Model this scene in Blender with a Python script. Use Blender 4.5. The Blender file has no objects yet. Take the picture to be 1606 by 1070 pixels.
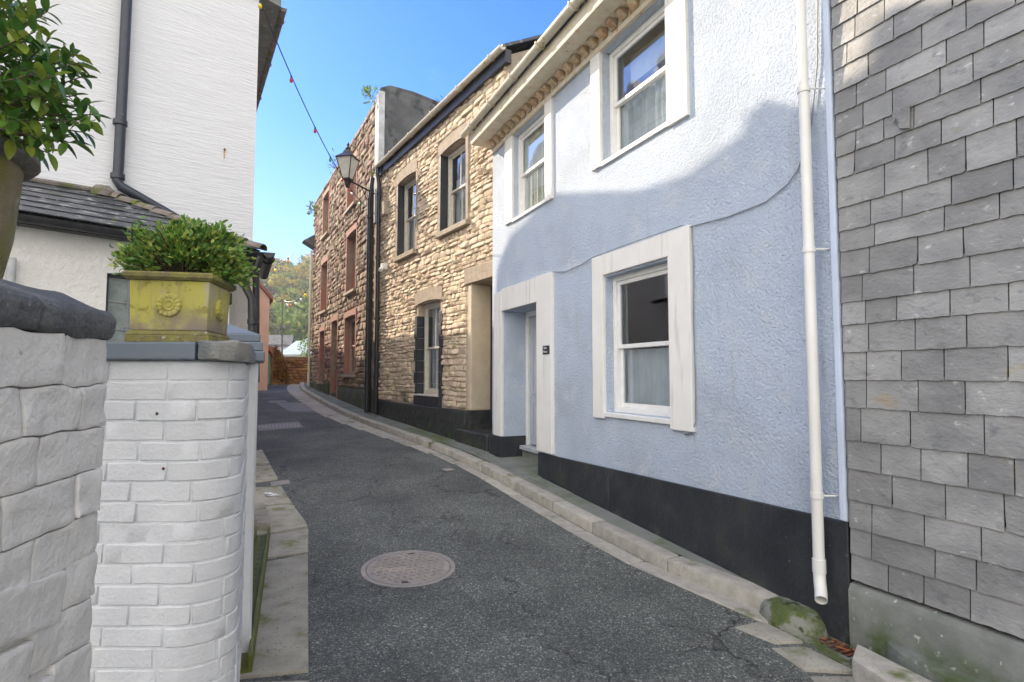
import bpy, bmesh, math, random
from mathutils import Vector, Matrix, noise
random.seed(7)
R = math.radians
sc = bpy.context.scene
col = sc.collection
# ------------------------------------------------------------------ camera, sky, sun, exposure
F_, CX_, CY_, H_ = 880.0, 803.0, 535.0, 1.54
PITCH = math.atan(53 / F_)
cd = bpy.data.cameras.new('camera'); cam = bpy.data.objects.new('camera', cd); col.objects.link(cam)
cam.location = (0, 0, H_); cam.rotation_euler = (R(90) + PITCH, 0, 0)
cd.sensor_width = 36; cd.lens = F_ / 1606 * 36; cd.clip_start = .05; cd.clip_end = 3000
sc.camera = cam
SUN_EL, SUN_AZ = R(29.5), math.atan2(-.788, .615)        # azimuth measured from +Y towards +X
w = bpy.data.worlds.new('World'); sc.world = w; w.use_nodes = True
wn = w.node_tree.nodes; wl = w.node_tree.links
sky = wn.new('ShaderNodeTexSky'); sky.sky_type = 'NISHITA'; sky.sun_disc = False
sky.sun_elevation = SUN_EL; sky.sun_rotation = SUN_AZ
sky.air_density = 1.0; sky.dust_density = .3; sky.ozone_density = 2.5; sky.altitude = 0

# broken white cloud as the upper windows mirror, spread over the unseen sky to lift ambient light, thinning to clear blue down the street
tc = wn.new('ShaderNodeTexCoord'); dirv = tc.outputs['Generated']
dt = wn.new('ShaderNodeVectorMath'); dt.operation = 'DOT_PRODUCT'; dt.inputs[1].default_value = Vector((.05, .93, .36)).normalized(); wl.new(dirv, dt.inputs[0])
sz = wn.new('ShaderNodeSeparateXYZ'); wl.new(dirv, sz.inputs[0])
def wm(op, a, b=None, c=None):
    m_ = wn.new('ShaderNodeMath'); m_.operation = op
    for i_, v_ in enumerate((a, b, c)):
        if v_ is None: continue
        if isinstance(v_, (int, float)): m_.inputs[i_].default_value = v_
        else: wl.new(v_, m_.inputs[i_])
    return m_.outputs[0]
zz_ = wm('ADD', wm('MAXIMUM', sz.outputs[2], 0), .22)
pv_ = wn.new('ShaderNodeVectorMath'); pv_.operation = 'DIVIDE'; wl.new(dirv, pv_.inputs[0])
cb_ = wn.new('ShaderNodeCombineXYZ'); [wl.new(zz_, cb_.inputs[i_]) for i_ in range(3)]; wl.new(cb_.outputs[0], pv_.inputs[1])
cn_ = wn.new('ShaderNodeTexNoise'); cn_.inputs['Scale'].default_value = 1.1; cn_.inputs['Detail'].default_value = 8; cn_.inputs['Roughness'].default_value = .58; wl.new(pv_.outputs[0], cn_.inputs['Vector'])
cov = wm('MULTIPLY_ADD', wm('SUBTRACT', 1, dt.outputs['Value']), .40, cn_.outputs[0])
mr_ = wn.new('ShaderNodeMapRange'); mr_.interpolation_type = 'SMOOTHSTEP'; mr_.inputs[1].default_value = .70; mr_.inputs[2].default_value = .92; wl.new(cov, mr_.inputs[0])
cs_ = wn.new('ShaderNodeTexNoise'); cs_.inputs['Scale'].default_value = 2.6; cs_.inputs['Detail'].default_value = 6; wl.new(pv_.outputs[0], cs_.inputs['Vector'])
cr_ = wn.new('ShaderNodeValToRGB'); cr_.color_ramp.elements[0].position = .3; cr_.color_ramp.elements[0].color = (.50, .50, .52, 1); cr_.color_ramp.elements[1].position = .7; cr_.color_ramp.elements[1].color = (1, .97, .92, 1); wl.new(cs_.outputs[0], cr_.inputs[0])
cm_ = wn.new('ShaderNodeVectorMath'); cm_.operation = 'SCALE'; cm_.inputs['Scale'].default_value = 9.5; wl.new(cr_.outputs[0], cm_.inputs[0])
hs_ = wn.new('ShaderNodeHueSaturation'); hs_.inputs['Saturation'].default_value = 1.12; tn_ = wn.new('ShaderNodeVectorMath'); tn_.operation = 'MULTIPLY'; tn_.inputs[1].default_value = (.41, .54, .84); wl.new(sky.outputs[0], tn_.inputs[0]); wl.new(tn_.outputs[0], hs_.inputs['Color'])
hz_ = wn.new('ShaderNodeMapRange'); hz_.interpolation_type = 'SMOOTHSTEP'; hz_.inputs[1].default_value = .0; hz_.inputs[2].default_value = .45; hz_.inputs[3].default_value = .75; hz_.inputs[4].default_value = 0; wl.new(sz.outputs[2], hz_.inputs[0])
mh_ = wn.new('ShaderNodeMix'); mh_.data_type = 'RGBA'; mh_.inputs[7].default_value = (1.75, 2.3, 2.7, 1); wl.new(hz_.outputs[0], mh_.inputs[0]); wl.new(hs_.outputs[0], mh_.inputs[6])
mx_ = wn.new('ShaderNodeMix'); mx_.data_type = 'RGBA'; wl.new(mr_.outputs[0], mx_.inputs[0]); wl.new(mh_.outputs[2], mx_.inputs[6]); wl.new(cm_.outputs[0], mx_.inputs[7])
wl.new(mx_.outputs[2], wn['Background'].inputs[0]); wn['Background'].inputs[1].default_value = .15
sd = bpy.data.lights.new('sun', 'SUN'); sd.energy = 3.6; sd.angle = R(.5); sd.color = (1, .84, .63)
sun = bpy.data.objects.new('sun', sd); col.objects.link(sun)
sv = Vector((math.sin(SUN_AZ) * math.cos(SUN_EL), math.cos(SUN_AZ) * math.cos(SUN_EL), math.sin(SUN_EL)))
sun.rotation_euler = sv.to_track_quat('Z', 'Y').to_euler()
sc.view_settings.view_transform = 'Standard'; sc.view_settings.look = 'None'
sc.view_settings.gamma = 1; sc.view_settings.use_curve_mapping = False
sc.view_settings.exposure = 1.34

# ------------------------------------------------------------------ materials
def mat(name, c1, c2=None, scale=6, rough=.85, bumps=(), metal=0, rand=0, patches=(), spec=None, detail=5, contrast=.2, stretch=None, warp=0):
    """c1/c2 mixed by noise; bumps: (type, scale, height_m, strength); patches: (color, scale, lo, hi, zlo, zhi or None) wear with its own shape"""
    m = bpy.data.materials.new(name); m.use_nodes = True
    nt = m.node_tree; n = nt.nodes; l = nt.links
    b = n['Principled BSDF']; b.inputs['Roughness'].default_value = rough; b.inputs['Metallic'].default_value = metal
    if spec is not None: b.inputs['Specular IOR Level'].default_value = spec
    geo = n.new('ShaderNodeNewGeometry'); pos = geo.outputs['Position']
    if stretch:
        mp = n.new('ShaderNodeMapping'); mp.inputs['Scale'].default_value = stretch; l.new(pos, mp.inputs[0]); pos2 = mp.outputs[0]
    else: pos2 = pos
    def noi(sc_, det=5, p=None, r=.6):
        t = n.new('ShaderNodeTexNoise'); t.inputs['Scale'].default_value = sc_; t.inputs['Detail'].default_value = det; t.inputs['Roughness'].default_value = r
        l.new(p or pos2, t.inputs['Vector']); return t.outputs[0]
    def rng(s, a, b_, c=0, d=1):
        r_ = n.new('ShaderNodeMapRange'); r_.interpolation_type = 'SMOOTHSTEP'
        for i, v in zip(('From Min', 'From Max', 'To Min', 'To Max'), (a, b_, c, d)): r_.inputs[i].default_value = v
        l.new(s, r_.inputs['Value']); return r_.outputs[0]
    def mix(f, a, b_, mode='MIX'):
        x = n.new('ShaderNodeMix'); x.data_type = 'RGBA'; x.blend_type = mode
        for i, v in ((0, f), (6, a), (7, b_)):
            if isinstance(v, (int, float)): x.inputs[i].default_value = v
            elif isinstance(v, tuple): x.inputs[i].default_value = (*v, 1)
            else: l.new(v, x.inputs[i])
        return x.outputs[2]
    c2 = c2 or tuple(v * .8 for v in c1)
    c = mix(rng(noi(scale, detail), .5 - contrast, .5 + contrast), c1, c2)
    for (pc, ps, lo, hi, z) in patches:
        if isinstance(ps, tuple):
            mp3 = n.new('ShaderNodeMapping'); mp3.inputs['Scale'].default_value = (1, 1, .10); l.new(pos, mp3.inputs[0]); f = rng(noi(ps[0], 5, mp3.outputs[0]), lo, hi)
        else: f = rng(noi(ps, 6), lo, hi)
        if z is not None:
            sp = n.new('ShaderNodeSeparateXYZ'); l.new(pos, sp.inputs[0])
            zf = rng(sp.outputs[2], min(z), max(z), 1, 0)
            mm = n.new('ShaderNodeMath'); mm.operation = 'MULTIPLY'; l.new(f, mm.inputs[0]); l.new(zf, mm.inputs[1]); f = mm.outputs[0]
        c = mix(f, c, pc)
    if rand:
        oi = n.new('ShaderNodeObjectInfo'); ad = n.new('ShaderNodeMath'); ad.operation = 'ADD'
        l.new(oi.outputs['Random'], ad.inputs[0]); l.new(geo.outputs['Random Per Island'], ad.inputs[1])
        fr = n.new('ShaderNodeMath'); fr.operation = 'FRACT'; l.new(ad.outputs[0], fr.inputs[0])
        hs = n.new('ShaderNodeHueSaturation')
        mr = n.new('ShaderNodeMapRange'); mr.inputs['To Min'].default_value = 1 - rand; mr.inputs['To Max'].default_value = 1 + rand; l.new(fr.outputs[0], mr.inputs[0])
        l.new(mr.outputs[0], hs.inputs['Value'])
        m7 = n.new('ShaderNodeMath'); m7.operation = 'MULTIPLY'; m7.inputs[1].default_value = 7.31; l.new(fr.outputs[0], m7.inputs[0])
        f7 = n.new('ShaderNodeMath'); f7.operation = 'FRACT'; l.new(m7.outputs[0], f7.inputs[0])
        m2 = n.new('ShaderNodeMapRange'); m2.inputs['To Min'].default_value = .5 - rand * .08; m2.inputs['To Max'].default_value = .5 + rand * .08; l.new(f7.outputs[0], m2.inputs[0]); l.new(m2.outputs[0], hs.inputs['Hue'])
        l.new(c, hs.inputs['Color']); c = hs.outputs[0]
    l.new(c, b.inputs['Base Color'])
    prev = None
    for (ty, s, hgt, st) in bumps:
        if ty == 'v':
            t = n.new('ShaderNodeTexVoronoi'); t.inputs['Scale'].default_value = s; t.feature = 'SMOOTH_F1'; t.inputs['Smoothness'].default_value = .6
            wv = n.new('ShaderNodeTexNoise'); wv.inputs['Scale'].default_value = s * .8; l.new(pos2, wv.inputs['Vector'])
            va = n.new('ShaderNodeVectorMath'); va.operation = 'MULTIPLY_ADD'; va.inputs[1].default_value = (1.2 / s,) * 3
            l.new(wv.outputs[1], va.inputs[0]); l.new(pos2, va.inputs[2]); l.new(va.outputs[0], t.inputs['Vector']); o = t.outputs['Distance']
        else: o = noi(s, 4 if ty == 'n' else 2)
        bp = n.new('ShaderNodeBump'); bp.inputs['Distance'].default_value = hgt; bp.inputs['Strength'].default_value = st
        l.new(o, bp.inputs['Height'])
        if prev: l.new(prev, bp.inputs['Normal'])
        prev = bp.outputs[0]
    if prev: l.new(prev, b.inputs['Normal'])
    return m
MOSS = (.07, .10, .02)
M = {}
M['blue'] = mat('pale_blue_roughcast', (.62, .69, .80), (.57, .65, .78), 3, .85, [('n', 5, .03, .35), ('n', 42, .032, 1.0), ('n', 105, .014, .8)], patches=[((.52, .585, .68), 1.3, .45, .70, None), ((.66, .71, .78), 2.7, .56, .72, None), ((.42, .46, .50), 26, .70, .75, None), ((.52, .56, .61), (9,), .60, .76, None)], spec=.2)
M['smoothblue'] = mat('pale_blue_smooth_render', (.58, .65, .78), None, 4, .8, [('n', 30, .004, .5)], contrast=.5)
M['trim'] = mat('cream_masonry_paint', (.80, .78, .74), (.76, .73, .69), 4, .75, [('n', 12, .006, .4), ('n', 90, .002, .4)], patches=[((.5, .36, .24), 5, .68, .78, None), ((.64, .61, .56), (14,), .55, .72, None), ((.45, .44, .42), 40, .70, .74, None)], spec=.3)
M['upvc'] = mat('white_window_paint', (.80, .79, .77), (.74, .73, .70), 12, .4, [('n', 60, .001, .3)], patches=[((.55, .45, .32), 9, .66, .8, None)])
M['greydoor'] = mat('grey_door_paint', (.46, .48, .52), (.42, .44, .49), 6, .45)
M['blackpaint'] = mat('black_masonry_paint', (.018, .020, .025), (.034, .037, .042), 3, .5, [('n', 6, .02, .5), ('n', 30, .008, .7), ('n', 140, .002, .5)], patches=[((.06, .065, .07), (12,), .58, .78, None), ((.10, .105, .09), 5, .5, .7, (.02, .22)), ((.16, .16, .15), 30, .68, .72, None), ((.05, .06, .03), 3, .55, .8, None)])
M['blackstone'] = mat('black_painted_rough_stone', (.018, .02, .021), (.045, .047, .042), 7, .6, [('n', 9, .05, .8), ('n', 50, .01, .6)], patches=[((.12, .12, .11), 16, .62, .7, None), ((.04, .07, .015), 4, .5, .7, (1.0, .4))])
M['iron'] = mat('black_iron_paint', (.012, .013, .015), (.03, .03, .03), 14, .4, [('n', 40, .002, .4)], patches=[((.25, .24, .22), 22, .70, .74, None)])
M['blueiron'] = mat('blue_black_pipe_paint', (.022, .027, .038), (.03, .036, .05), 8, .38, patches=[((.4, .42, .45), 26, .72, .75, None)])
M['whitepipe'] = mat('white_plastic_pipe', (.76, .75, .72), (.70, .68, .64), 3, .35)
M['creamgutter'] = mat('aged_cream_gutter', (.66, .62, .53), (.55, .50, .38), 5, .5, patches=[((.28, .27, .06), 7, .60, .7, None)])
M['soffit'] = mat('peeling_cream_soffit', (.66, .60, .48), (.58, .50, .37), 9, .7, patches=[((.42, .17, .05), 9, .62, .72, None)])
M['dentil'] = mat('rusting_cornice_block', (.62, .52, .38), (.42, .24, .11), 16, .8, [('n', 40, .01, .5)], rand=.15)
M['slate'] = mat('hanging_slate', (.215, .215, .212), (.31, .305, .295), 3.5, .62, [('n', 10, .014, .6), ('n', 38, .006, .9)], rand=.22, patches=[((.17, .18, .18), 12, .55, .75, None), ((.30, .26, .19), 3, .62, .75, None), ((.46, .46, .45), 14, .63, .72, None)], stretch=(1, 1, 1.6))
M['slateback'] = mat('slate_batten_shadow_gap', (.05, .05, .05), None, 5, .9)
M['concrete'] = mat('mossy_concrete', (.22, .225, .205), (.15, .16, .14), 6, .9, [('n', 30, .008, .6), ('n', 160, .003, .6)], patches=[((.45, .45, .43), 18, .62, .70, None), ((.06, .09, .02), 3.4, .42, .65, (.25, -.05))])
M['pavement'] = mat('green_stained_pavement', (.20, .21, .185), (.155, .165, .14), 3, .9, [('n', 60, .004, .6), ('n', 200, .002, .6)], patches=[((.09, .115, .03), 1.8, .48, .68, None), ((.27, .26, .24), 5, .6, .75, None)])
M['granite'] = mat('granite', (.45, .42, .36), (.34, .315, .275), 10, .85, [('n', 22, .010, .6), ('n', 130, .004, .8)], rand=.12, patches=[((.12, .12, .11), 150, .60, .66, None), ((.52, .50, .46), 120, .63, .70, None), ((.12, .14, .04), 3.2, .55, .72, None)])
M['slab'] = mat('rough_granite_slab', (.40, .37, .31), (.30, .28, .23), 7, .9, [('n', 14, .012, .6), ('n', 75, .007, .9)], rand=.10, patches=[((.13, .125, .10), 60, .58, .68, None), ((.16, .17, .04), 3.5, .56, .72, None)])
M['mossstone'] = mat('mossy_stone', (.07, .10, .022), (.12, .14, .05), 14, .95, [('n', 24, .025, .8), ('n', 120, .006, .8)], patches=[((.24, .24, .20), 6, .44, .58, None), ((.035, .05, .012), 14, .56, .66, None)])
M['whitebrick'] = mat('white_painted_brick', (.68, .69, .71), (.62, .63, .655), 6, .8, [('n', 18, .008, .7), ('n', 70, .004, .8)], rand=.03, patches=[((.74, .70, .60), 2, .6, .8, None)])
M['whitestone'] = mat('white_painted_stone', (.76, .75, .73), (.69, .68, .67), 5, .8, [('n', 6, .04, .5), ('n', 26, .008, .5), ('n', 110, .003, .6)], rand=.04, patches=[((.30, .28, .25), 14, .69, .76, None)])
M['coping'] = mat('dark_grey_painted_coping', (.075, .08, .09), (.13, .135, .14), 9, .75, [('n', 12, .03, .7), ('n', 60, .01, .8)], patches=[((.30, .29, .27), 26, .64, .72, None)])
M['bluecap'] = mat('slate_blue_coping_paint', (.145, .175, .215), (.175, .205, .245), 5, .6, [('n', 40, .003, .5)], contrast=.4)
M['roughcoping'] = mat('weathered_grey_coping_end', (.13, .15, .165), (.30, .29, .26), 9, .85, [('n', 18, .02, .7), ('n', 90, .006, .8)])
M['roughcast'] = mat('white_roughcast', (.72, .70, .66), (.66, .64, .60), 4, .8, [('n', 22, .03, .7), ('n', 60, .008, .5)], patches=[((.5, .42, .33), 1.5, .66, .8, None)])
M['tallrender'] = mat('white_ribbed_render', (.68, .68, .69), (.63, .63, .645), 1.5, .75, [('n', 7, .024, .55), ('n', 30, .004, .5)], stretch=(.6, .6, 6), contrast=.3)
M['roofslate'] = mat('dark_roof_slate', (.035, .038, .044), (.07, .074, .08), 9, .45, [('n', 30, .006, .6)], rand=.3, patches=[((.34, .34, .33), 8, .56, .66, None), ((.12, .15, .01), 5.5, .64, .69, None)])
M['hip'] = mat('mossy_hip_tile', (.11, .10, .09), (.22, .18, .16), 8, .85, [('n', 30, .01, .7)], patches=[((.10, .12, .02), 6, .5, .65, None)])
M['mossygreen'] = mat('yellow_green_algae_stone', (.54, .49, .085), (.46, .42, .12), 5, .85, [('n', 30, .004, .6), ('n', 110, .003, .6)], patches=[((.46, .41, .27), 7, .50, .64, None), ((.30, .27, .05), 18, .56, .66, None), ((.38, .33, .12), (30,), .52, .66, None), ((.27, .22, .17), 6, .34, .52, (1.84, 1.73)), ((.22, .22, .05), 16, .62, .7, None)], contrast=.3)
M['mossyrim'] = mat('lichened_planter_rim', (.26, .24, .06), (.17, .14, .08), 16, .9, [('n', 60, .008, .8)], patches=[((.45, .43, .36), 30, .62, .7, None)])
M['pot'] = mat('mossy_stone_pot', (.36, .31, .19), (.25, .21, .12), 8, .95, [('n', 30, .012, .8), ('n', 120, .004, .8)], patches=[((.24, .24, .05), 5, .5, .7, None), ((.42, .39, .31), 18, .6, .7, None)])
M['potrim'] = mat('weathered_pot_rim', (.10, .09, .08), (.20, .18, .15), 14, .9, [('n', 40, .01, .7)])
M['channel'] = mat('algae_drain_channel', (.085, .10, .008), (.12, .13, .02), 9, .6, [('n', 50, .006, .6)], patches=[((.20, .20, .10), 20, .62, .7, None)])
M['cream'] = mat('cream_painted_stone', (.72, .59, .43), (.60, .47, .33), 5, .8, [('n', 14, .026, .8), ('n', 50, .012, .8)], rand=.17, patches=[((.34, .25, .17), 9, .55, .66, None), ((.30, .28, .25), 5, .62, .72, None), ((.13, .13, .04), 2.2, .45, .65, (1.7, .8))])
M['creammortar'] = mat('cream_mortar', (.52, .43, .32), (.42, .33, .24), 9, .9, [('n', 30, .02, .8)])
M['creamsmooth'] = mat('cream_painted_reveal', (.60, .51, .38), (.53, .44, .32), 5, .75, [('n', 12, .02, .6)])
M['dressed'] = mat('worn_dressed_stone', (.40, .33, .25), (.30, .24, .18), 9, .85, [('n', 30, .008, .7)], patches=[((.14, .12, .10), 14, .6, .7, None)])
M['redstone'] = mat('red_brown_rubble', (.26, .155, .105), (.21, .15, .10), 4, .9, [('n', 14, .02, .7), ('n', 60, .008, .7)], rand=.38, patches=[((.38, .31, .22), 3, .46, .6, None), ((.20, .10, .075), 6, .58, .68, None), ((.07, .09, .03), 2.5, .5, .7, (2.0, .8))])
M['redmortar'] = mat('red_brown_mortar', (.24, .18, .13), (.32, .25, .18), 7, .95, [('n', 30, .02, .8)])
M['redsmooth'] = mat('red_brick_dressing', (.38, .17, .12), (.30, .15, .11), 8, .85, [('n', 30, .01, .6)])
M['greyrender'] = mat('dark_stained_render', (.065, .067, .068), (.115, .118, .118), 2.5, .9, [('n', 16, .02, .7)], patches=[((.035, .036, .036), 3, .52, .66, None)])
M['whiterender'] = mat('white_render_strip', (.52, .52, .52), (.36, .36, .36), 5, .85, [('n', 20, .006, .6)])
M['darkplinth'] = mat('dark_mossy_plinth', (.07, .068, .055), (.12, .115, .09), 6, .9, [('n', 20, .03, .8)], patches=[((.06, .075, .015), 3, .45, .62, None)])
M['oldframe'] = mat('flaking_white_joinery', (.60, .57, .50), (.50, .46, .38), 14, .6, [('n', 60, .003, .5)], patches=[((.20, .18, .14), 22, .64, .7, None)])
M['brownframe'] = mat('pinkish_brown_joinery', (.42, .28, .21), (.34, .23, .18), 10, .6)
M['slatedoor'] = mat('slate_blue_door', (.06, .075, .10), None, 6, .5)
M['pink'] = mat('salmon_render', (.78, .52, .40), (.72, .47, .36), 2, .85, [('n', 40, .006, .5)])
M['orange'] = mat('orange_brown_stone', (.42, .24, .10), (.26, .14, .06), 7, .9, [('n', 8, .06, .9), ('n', 30, .02, .8)], patches=[((.14, .10, .04), 4, .55, .68, None)], rand=.25)
M['greendoor'] = mat('mint_green_gate', (.25, .50, .36), None, 4, .5)
M['farwhite'] = mat('pale_wall', (.62, .64, .66), None, 2, .8)
M['farroof'] = mat('pale_blue_grey_roof', (.30, .36, .42), (.40, .46, .52), 1.2, .5)
M['dark'] = mat('dark_interior', (.03, .03, .032), None, 3, .9)
M['room'] = mat('cream_room_wall', (.50, .46, .36), None, 3, .9)
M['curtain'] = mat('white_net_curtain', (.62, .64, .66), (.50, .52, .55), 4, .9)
M['blind'] = mat('cream_blind', (.68, .67, .58), None, 3, .9)  # plain cream cloth colour
M['covermetal'] = mat('worn_cover_iron', (.30, .265, .235), (.245, .22, .20), 9, .6, [('n', 60, .002, .6)], metal=0, patches=[((.38, .33, .28), 5, .5, .7, None)])
M['rust'] = mat('rusty_grate', (.16, .06, .03), (.07, .04, .03), 16, .8)
M['leaflitter'] = mat('orange_leaf', (.45, .13, .03), (.30, .10, .03), 30, .8)
M['paper'] = mat('white_litter', (.75, .75, .76), None, 30, .7, [('n', 40, .01, .8)])
M['patch'] = mat('pale_concrete_patch', (.24, .245, .25), (.20, .205, .21), 5, .9, [('n', 120, .003, .6)])
M['tar'] = mat('tar_seam', (.018, .018, .02), None, 9, .6)
M['lampglass'] = mat('frosted_lamp_glass', (.62, .60, .52), None, 6, .3)
M['bark'] = mat('bark', (.10, .075, .05), None, 20, .9)
M['plate'] = mat('slate_name_plate', (.03, .033, .04), None, 20, .5)
M['lettering'] = mat('white_lettering', (.8, .8, .8), None, 20, .6)
M['lead'] = mat('window_lead', (.25, .26, .27), None, 20, .5)
for k, c in dict(red=(.7, .02, .02), yellow=(.8, .6, .02), green=(.02, .35, .08), white=(.75, .75, .8), orange=(.8, .25, .02)).items(): M['b' + k] = mat(k + '_bulb', c, None, 5, .25)

def asphalt():
    m = bpy.data.materials.new('worn_asphalt'); m.use_nodes = True; nt = m.node_tree; n = nt.nodes; l = nt.links; b = n['Principled BSDF']
    g = n.new('ShaderNodeNewGeometry'); P = g.outputs['Position']
    def N(s, d=4, r=.6):
        t = n.new('ShaderNodeTexNoise'); t.inputs['Scale'].default_value = s; t.inputs['Detail'].default_value = d; t.inputs['Roughness'].default_value = r; l.new(P, t.inputs['Vector']); return t.outputs[0]
    def V(s, out='Color'):
        t = n.new('ShaderNodeTexVoronoi'); t.inputs['Scale'].default_value = s; l.new(P, t.inputs['Vector']); return t
    def ramp(s, *st):
        r = n.new('ShaderNodeValToRGB'); e = r.color_ramp.elements
        e[0].position, e[0].color = st[0][0], (*st[0][1], 1); e[1].position, e[1].color = st[1][0], (*st[1][1], 1)
        for p, c in st[2:]: x = e.new(p); x.color = (*c, 1)
        l.new(s, r.inputs[0]); return r.outputs[0]
    def mix(f, a, c, mode='MIX'):
        x = n.new('ShaderNodeMix'); x.data_type = 'RGBA'; x.blend_type = mode
        for i, v in ((0, f), (6, a), (7, c)):
            if isinstance(v, (int, float)): x.inputs[i].default_value = v
            elif isinstance(v, tuple): x.inputs[i].default_value = (*v, 1)
            else: l.new(v, x.inputs[i])
        return x.outputs[2]
    vo = V(105)
    sp = n.new('ShaderNodeSeparateColor'); l.new(vo.outputs['Color'], sp.inputs[0])
    c = ramp(sp.outputs[0], (0, (.050, .055, .051)), (.55, (.092, .098, .090)), (.86, (.155, .160, .146)), (.955, (.22, .222, .205)), (1, (.36, .36, .33)))
    big = ramp(N(1.1, 5), (.3, (.62, .62, .62)), (.7, (1.38, 1.37, 1.34)))
    c = mix(1, c, big, 'MULTIPLY')
    c = mix(ramp(N(2.3, 6, .7), (.60, (0, 0, 0)), (.75, (.6, .6, .6))), c, (.022, .024, .026))
    c = mix(ramp(N(3.1, 5, .65), (.66, (0, 0, 0)), (.76, (.5, .5, .5))), c, (.045, .06, .022))
    # cracks
    wv = n.new('ShaderNodeTexNoise'); wv.inputs['Scale'].default_value = 6; wv.inputs['Detail'].default_value = 5; l.new(P, wv.inputs['Vector'])
    va = n.new('ShaderNodeVectorMath'); va.operation = 'MULTIPLY_ADD'; va.inputs[1].default_value = (.35,) * 3; l.new(wv.outputs[1], va.inputs[0]); l.new(P, va.inputs[2])
    cr = n.new('ShaderNodeTexVoronoi'); cr.feature = 'DISTANCE_TO_EDGE'; cr.inputs['Scale'].default_value = 1.3; l.new(va.outputs[0], cr.inputs['Vector'])
    cf = ramp(cr.outputs['Distance'], (0, (1, 1, 1)), (.018, (0, 0, 0)))
    msk = ramp(N(.9, 3), (.43, (0, 0, 0)), (.56, (.9, .9, .9)))
    cm = mix(1, cf, msk, 'MULTIPLY'); c = mix(cm, c, (.012, .012, .013))
    l.new(c, b.inputs['Base Color']); b.inputs['Roughness'].default_value = .78
    b1 = n.new('ShaderNodeBump'); b1.inputs['Distance'].default_value = .007; b1.inputs['Strength'].default_value = .8; b1.invert = True; l.new(vo.outputs['Distance'], b1.inputs['Height'])
    b2 = n.new('ShaderNodeBump'); b2.inputs['Distance'].default_value = .06; b2.inputs['Strength'].default_value = .4; l.new(N(3.5, 5), b2.inputs['Height']); l.new(b1.outputs[0], b2.inputs['Normal'])
    b3 = n.new('ShaderNodeBump'); b3.inputs['Distance'].default_value = .01; b3.invert = True; b3.inputs['Strength'].default_value = .6; l.new(cm, b3.inputs['Height']); l.new(b2.outputs[0], b3.inputs['Normal'])
    l.new(b3.outputs[0], b.inputs['Normal']); return m
M['asphalt'] = asphalt()
def glass(name='window_glass', tint=(.92, .95, .96), base=.06):
    m = bpy.data.materials.new(name); m.use_nodes = True; n = m.node_tree.nodes; l = m.node_tree.links; n.remove(n['Principled BSDF'])
    t = n.new('ShaderNodeBsdfTransparent'); t.inputs[0].default_value = (*tint, 1)
    g = n.new('ShaderNodeBsdfGlossy'); g.inputs['Roughness'].default_value = .02
    no = n.new('ShaderNodeTexNoise'); no.inputs['Scale'].default_value = 1.4; no.inputs['Detail'].default_value = 0; bp = n.new('ShaderNodeBump'); bp.inputs['Distance'].default_value = .01; bp.inputs['Strength'].default_value = .15
    l.new(no.outputs[0], bp.inputs['Height']); l.new(bp.outputs[0], g.inputs['Normal'])
    f = n.new('ShaderNodeLayerWeight'); f.inputs[0].default_value = .5
    pw = n.new('ShaderNodeMath'); pw.operation = 'POWER'; pw.inputs[1].default_value = 3.2; l.new(f.outputs['Facing'], pw.inputs[0])
    ma = n.new('ShaderNodeMath'); ma.operation = 'MULTIPLY_ADD'; ma.inputs[1].default_value = .85; ma.inputs[2].default_value = .10; l.new(pw.outputs[0], ma.inputs[0])
    mx = n.new('ShaderNodeMixShader'); l.new(ma.outputs[0], mx.inputs[0]); l.new(t.outputs[0], mx.inputs[1]); l.new(g.outputs[0], mx.inputs[2])
    l.new(mx.outputs[0], n['Material Output'].inputs[0]); return m
M['glass'] = glass()
def leafmat(name, c1, c2, c3, rough=.35, scale=7):
    m = bpy.data.materials.new(name); m.use_nodes = True; n = m.node_tree.nodes; l = m.node_tree.links; b = n['Principled BSDF']
    g = n.new('ShaderNodeNewGeometry'); oi = n.new('ShaderNodeObjectInfo'); ad = n.new('ShaderNodeMath'); ad.operation = 'ADD'; l.new(g.outputs['Random Per Island'], ad.inputs[0]); l.new(oi.outputs['Random'], ad.inputs[1])
    fr = n.new('ShaderNodeMath'); fr.operation = 'FRACT'; l.new(ad.outputs[0], fr.inputs[0])
    r = n.new('ShaderNodeValToRGB'); e = r.color_ramp.elements; e[0].color = (*c1, 1); e[1].color = (*c3, 1); x = e.new(.6); x.color = (*c2, 1); l.new(fr.outputs[0], r.inputs[0])
    no = n.new('ShaderNodeTexNoise'); no.inputs['Scale'].default_value = scale; l.new(g.outputs['Position'], no.inputs['Vector'])
    mr = n.new('ShaderNodeMapRange'); mr.inputs[1].default_value = .3; mr.inputs[2].default_value = .7; mr.inputs[3].default_value = .65; mr.inputs[4].default_value = 1.35; l.new(no.outputs[0], mr.inputs[0])
    hs = n.new('ShaderNodeHueSaturation'); l.new(r.outputs[0], hs.inputs['Color']); l.new(mr.outputs[0], hs.inputs['Value']); l.new(hs.outputs[0], b.inputs['Base Color'])
    b.inputs['Roughness'].default_value = rough
    tr = n.new('ShaderNodeBsdfTranslucent'); l.new(hs.outputs[0], tr.inputs[0]); ms = n.new('ShaderNodeMixShader'); ms.inputs[0].default_value = .3
    l.new(b.outputs[0], ms.inputs[1]); l.new(tr.outputs[0], ms.inputs[2]); l.new(ms.outputs[0], n['Material Output'].inputs[0]); return m
M['camellia'] = leafmat('glossy_dark_leaf', (.05, .13, .025), (.10, .21, .035), (.28, .33, .05), .25)
M['box'] = leafmat('small_green_leaf', (.08, .21, .04), (.20, .34, .06), (.46, .50, .10), .4, 14)
M['weed'] = leafmat('weed_leaf', (.10, .18, .03), (.16, .26, .04), (.30, .36, .08), .5)
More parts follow.
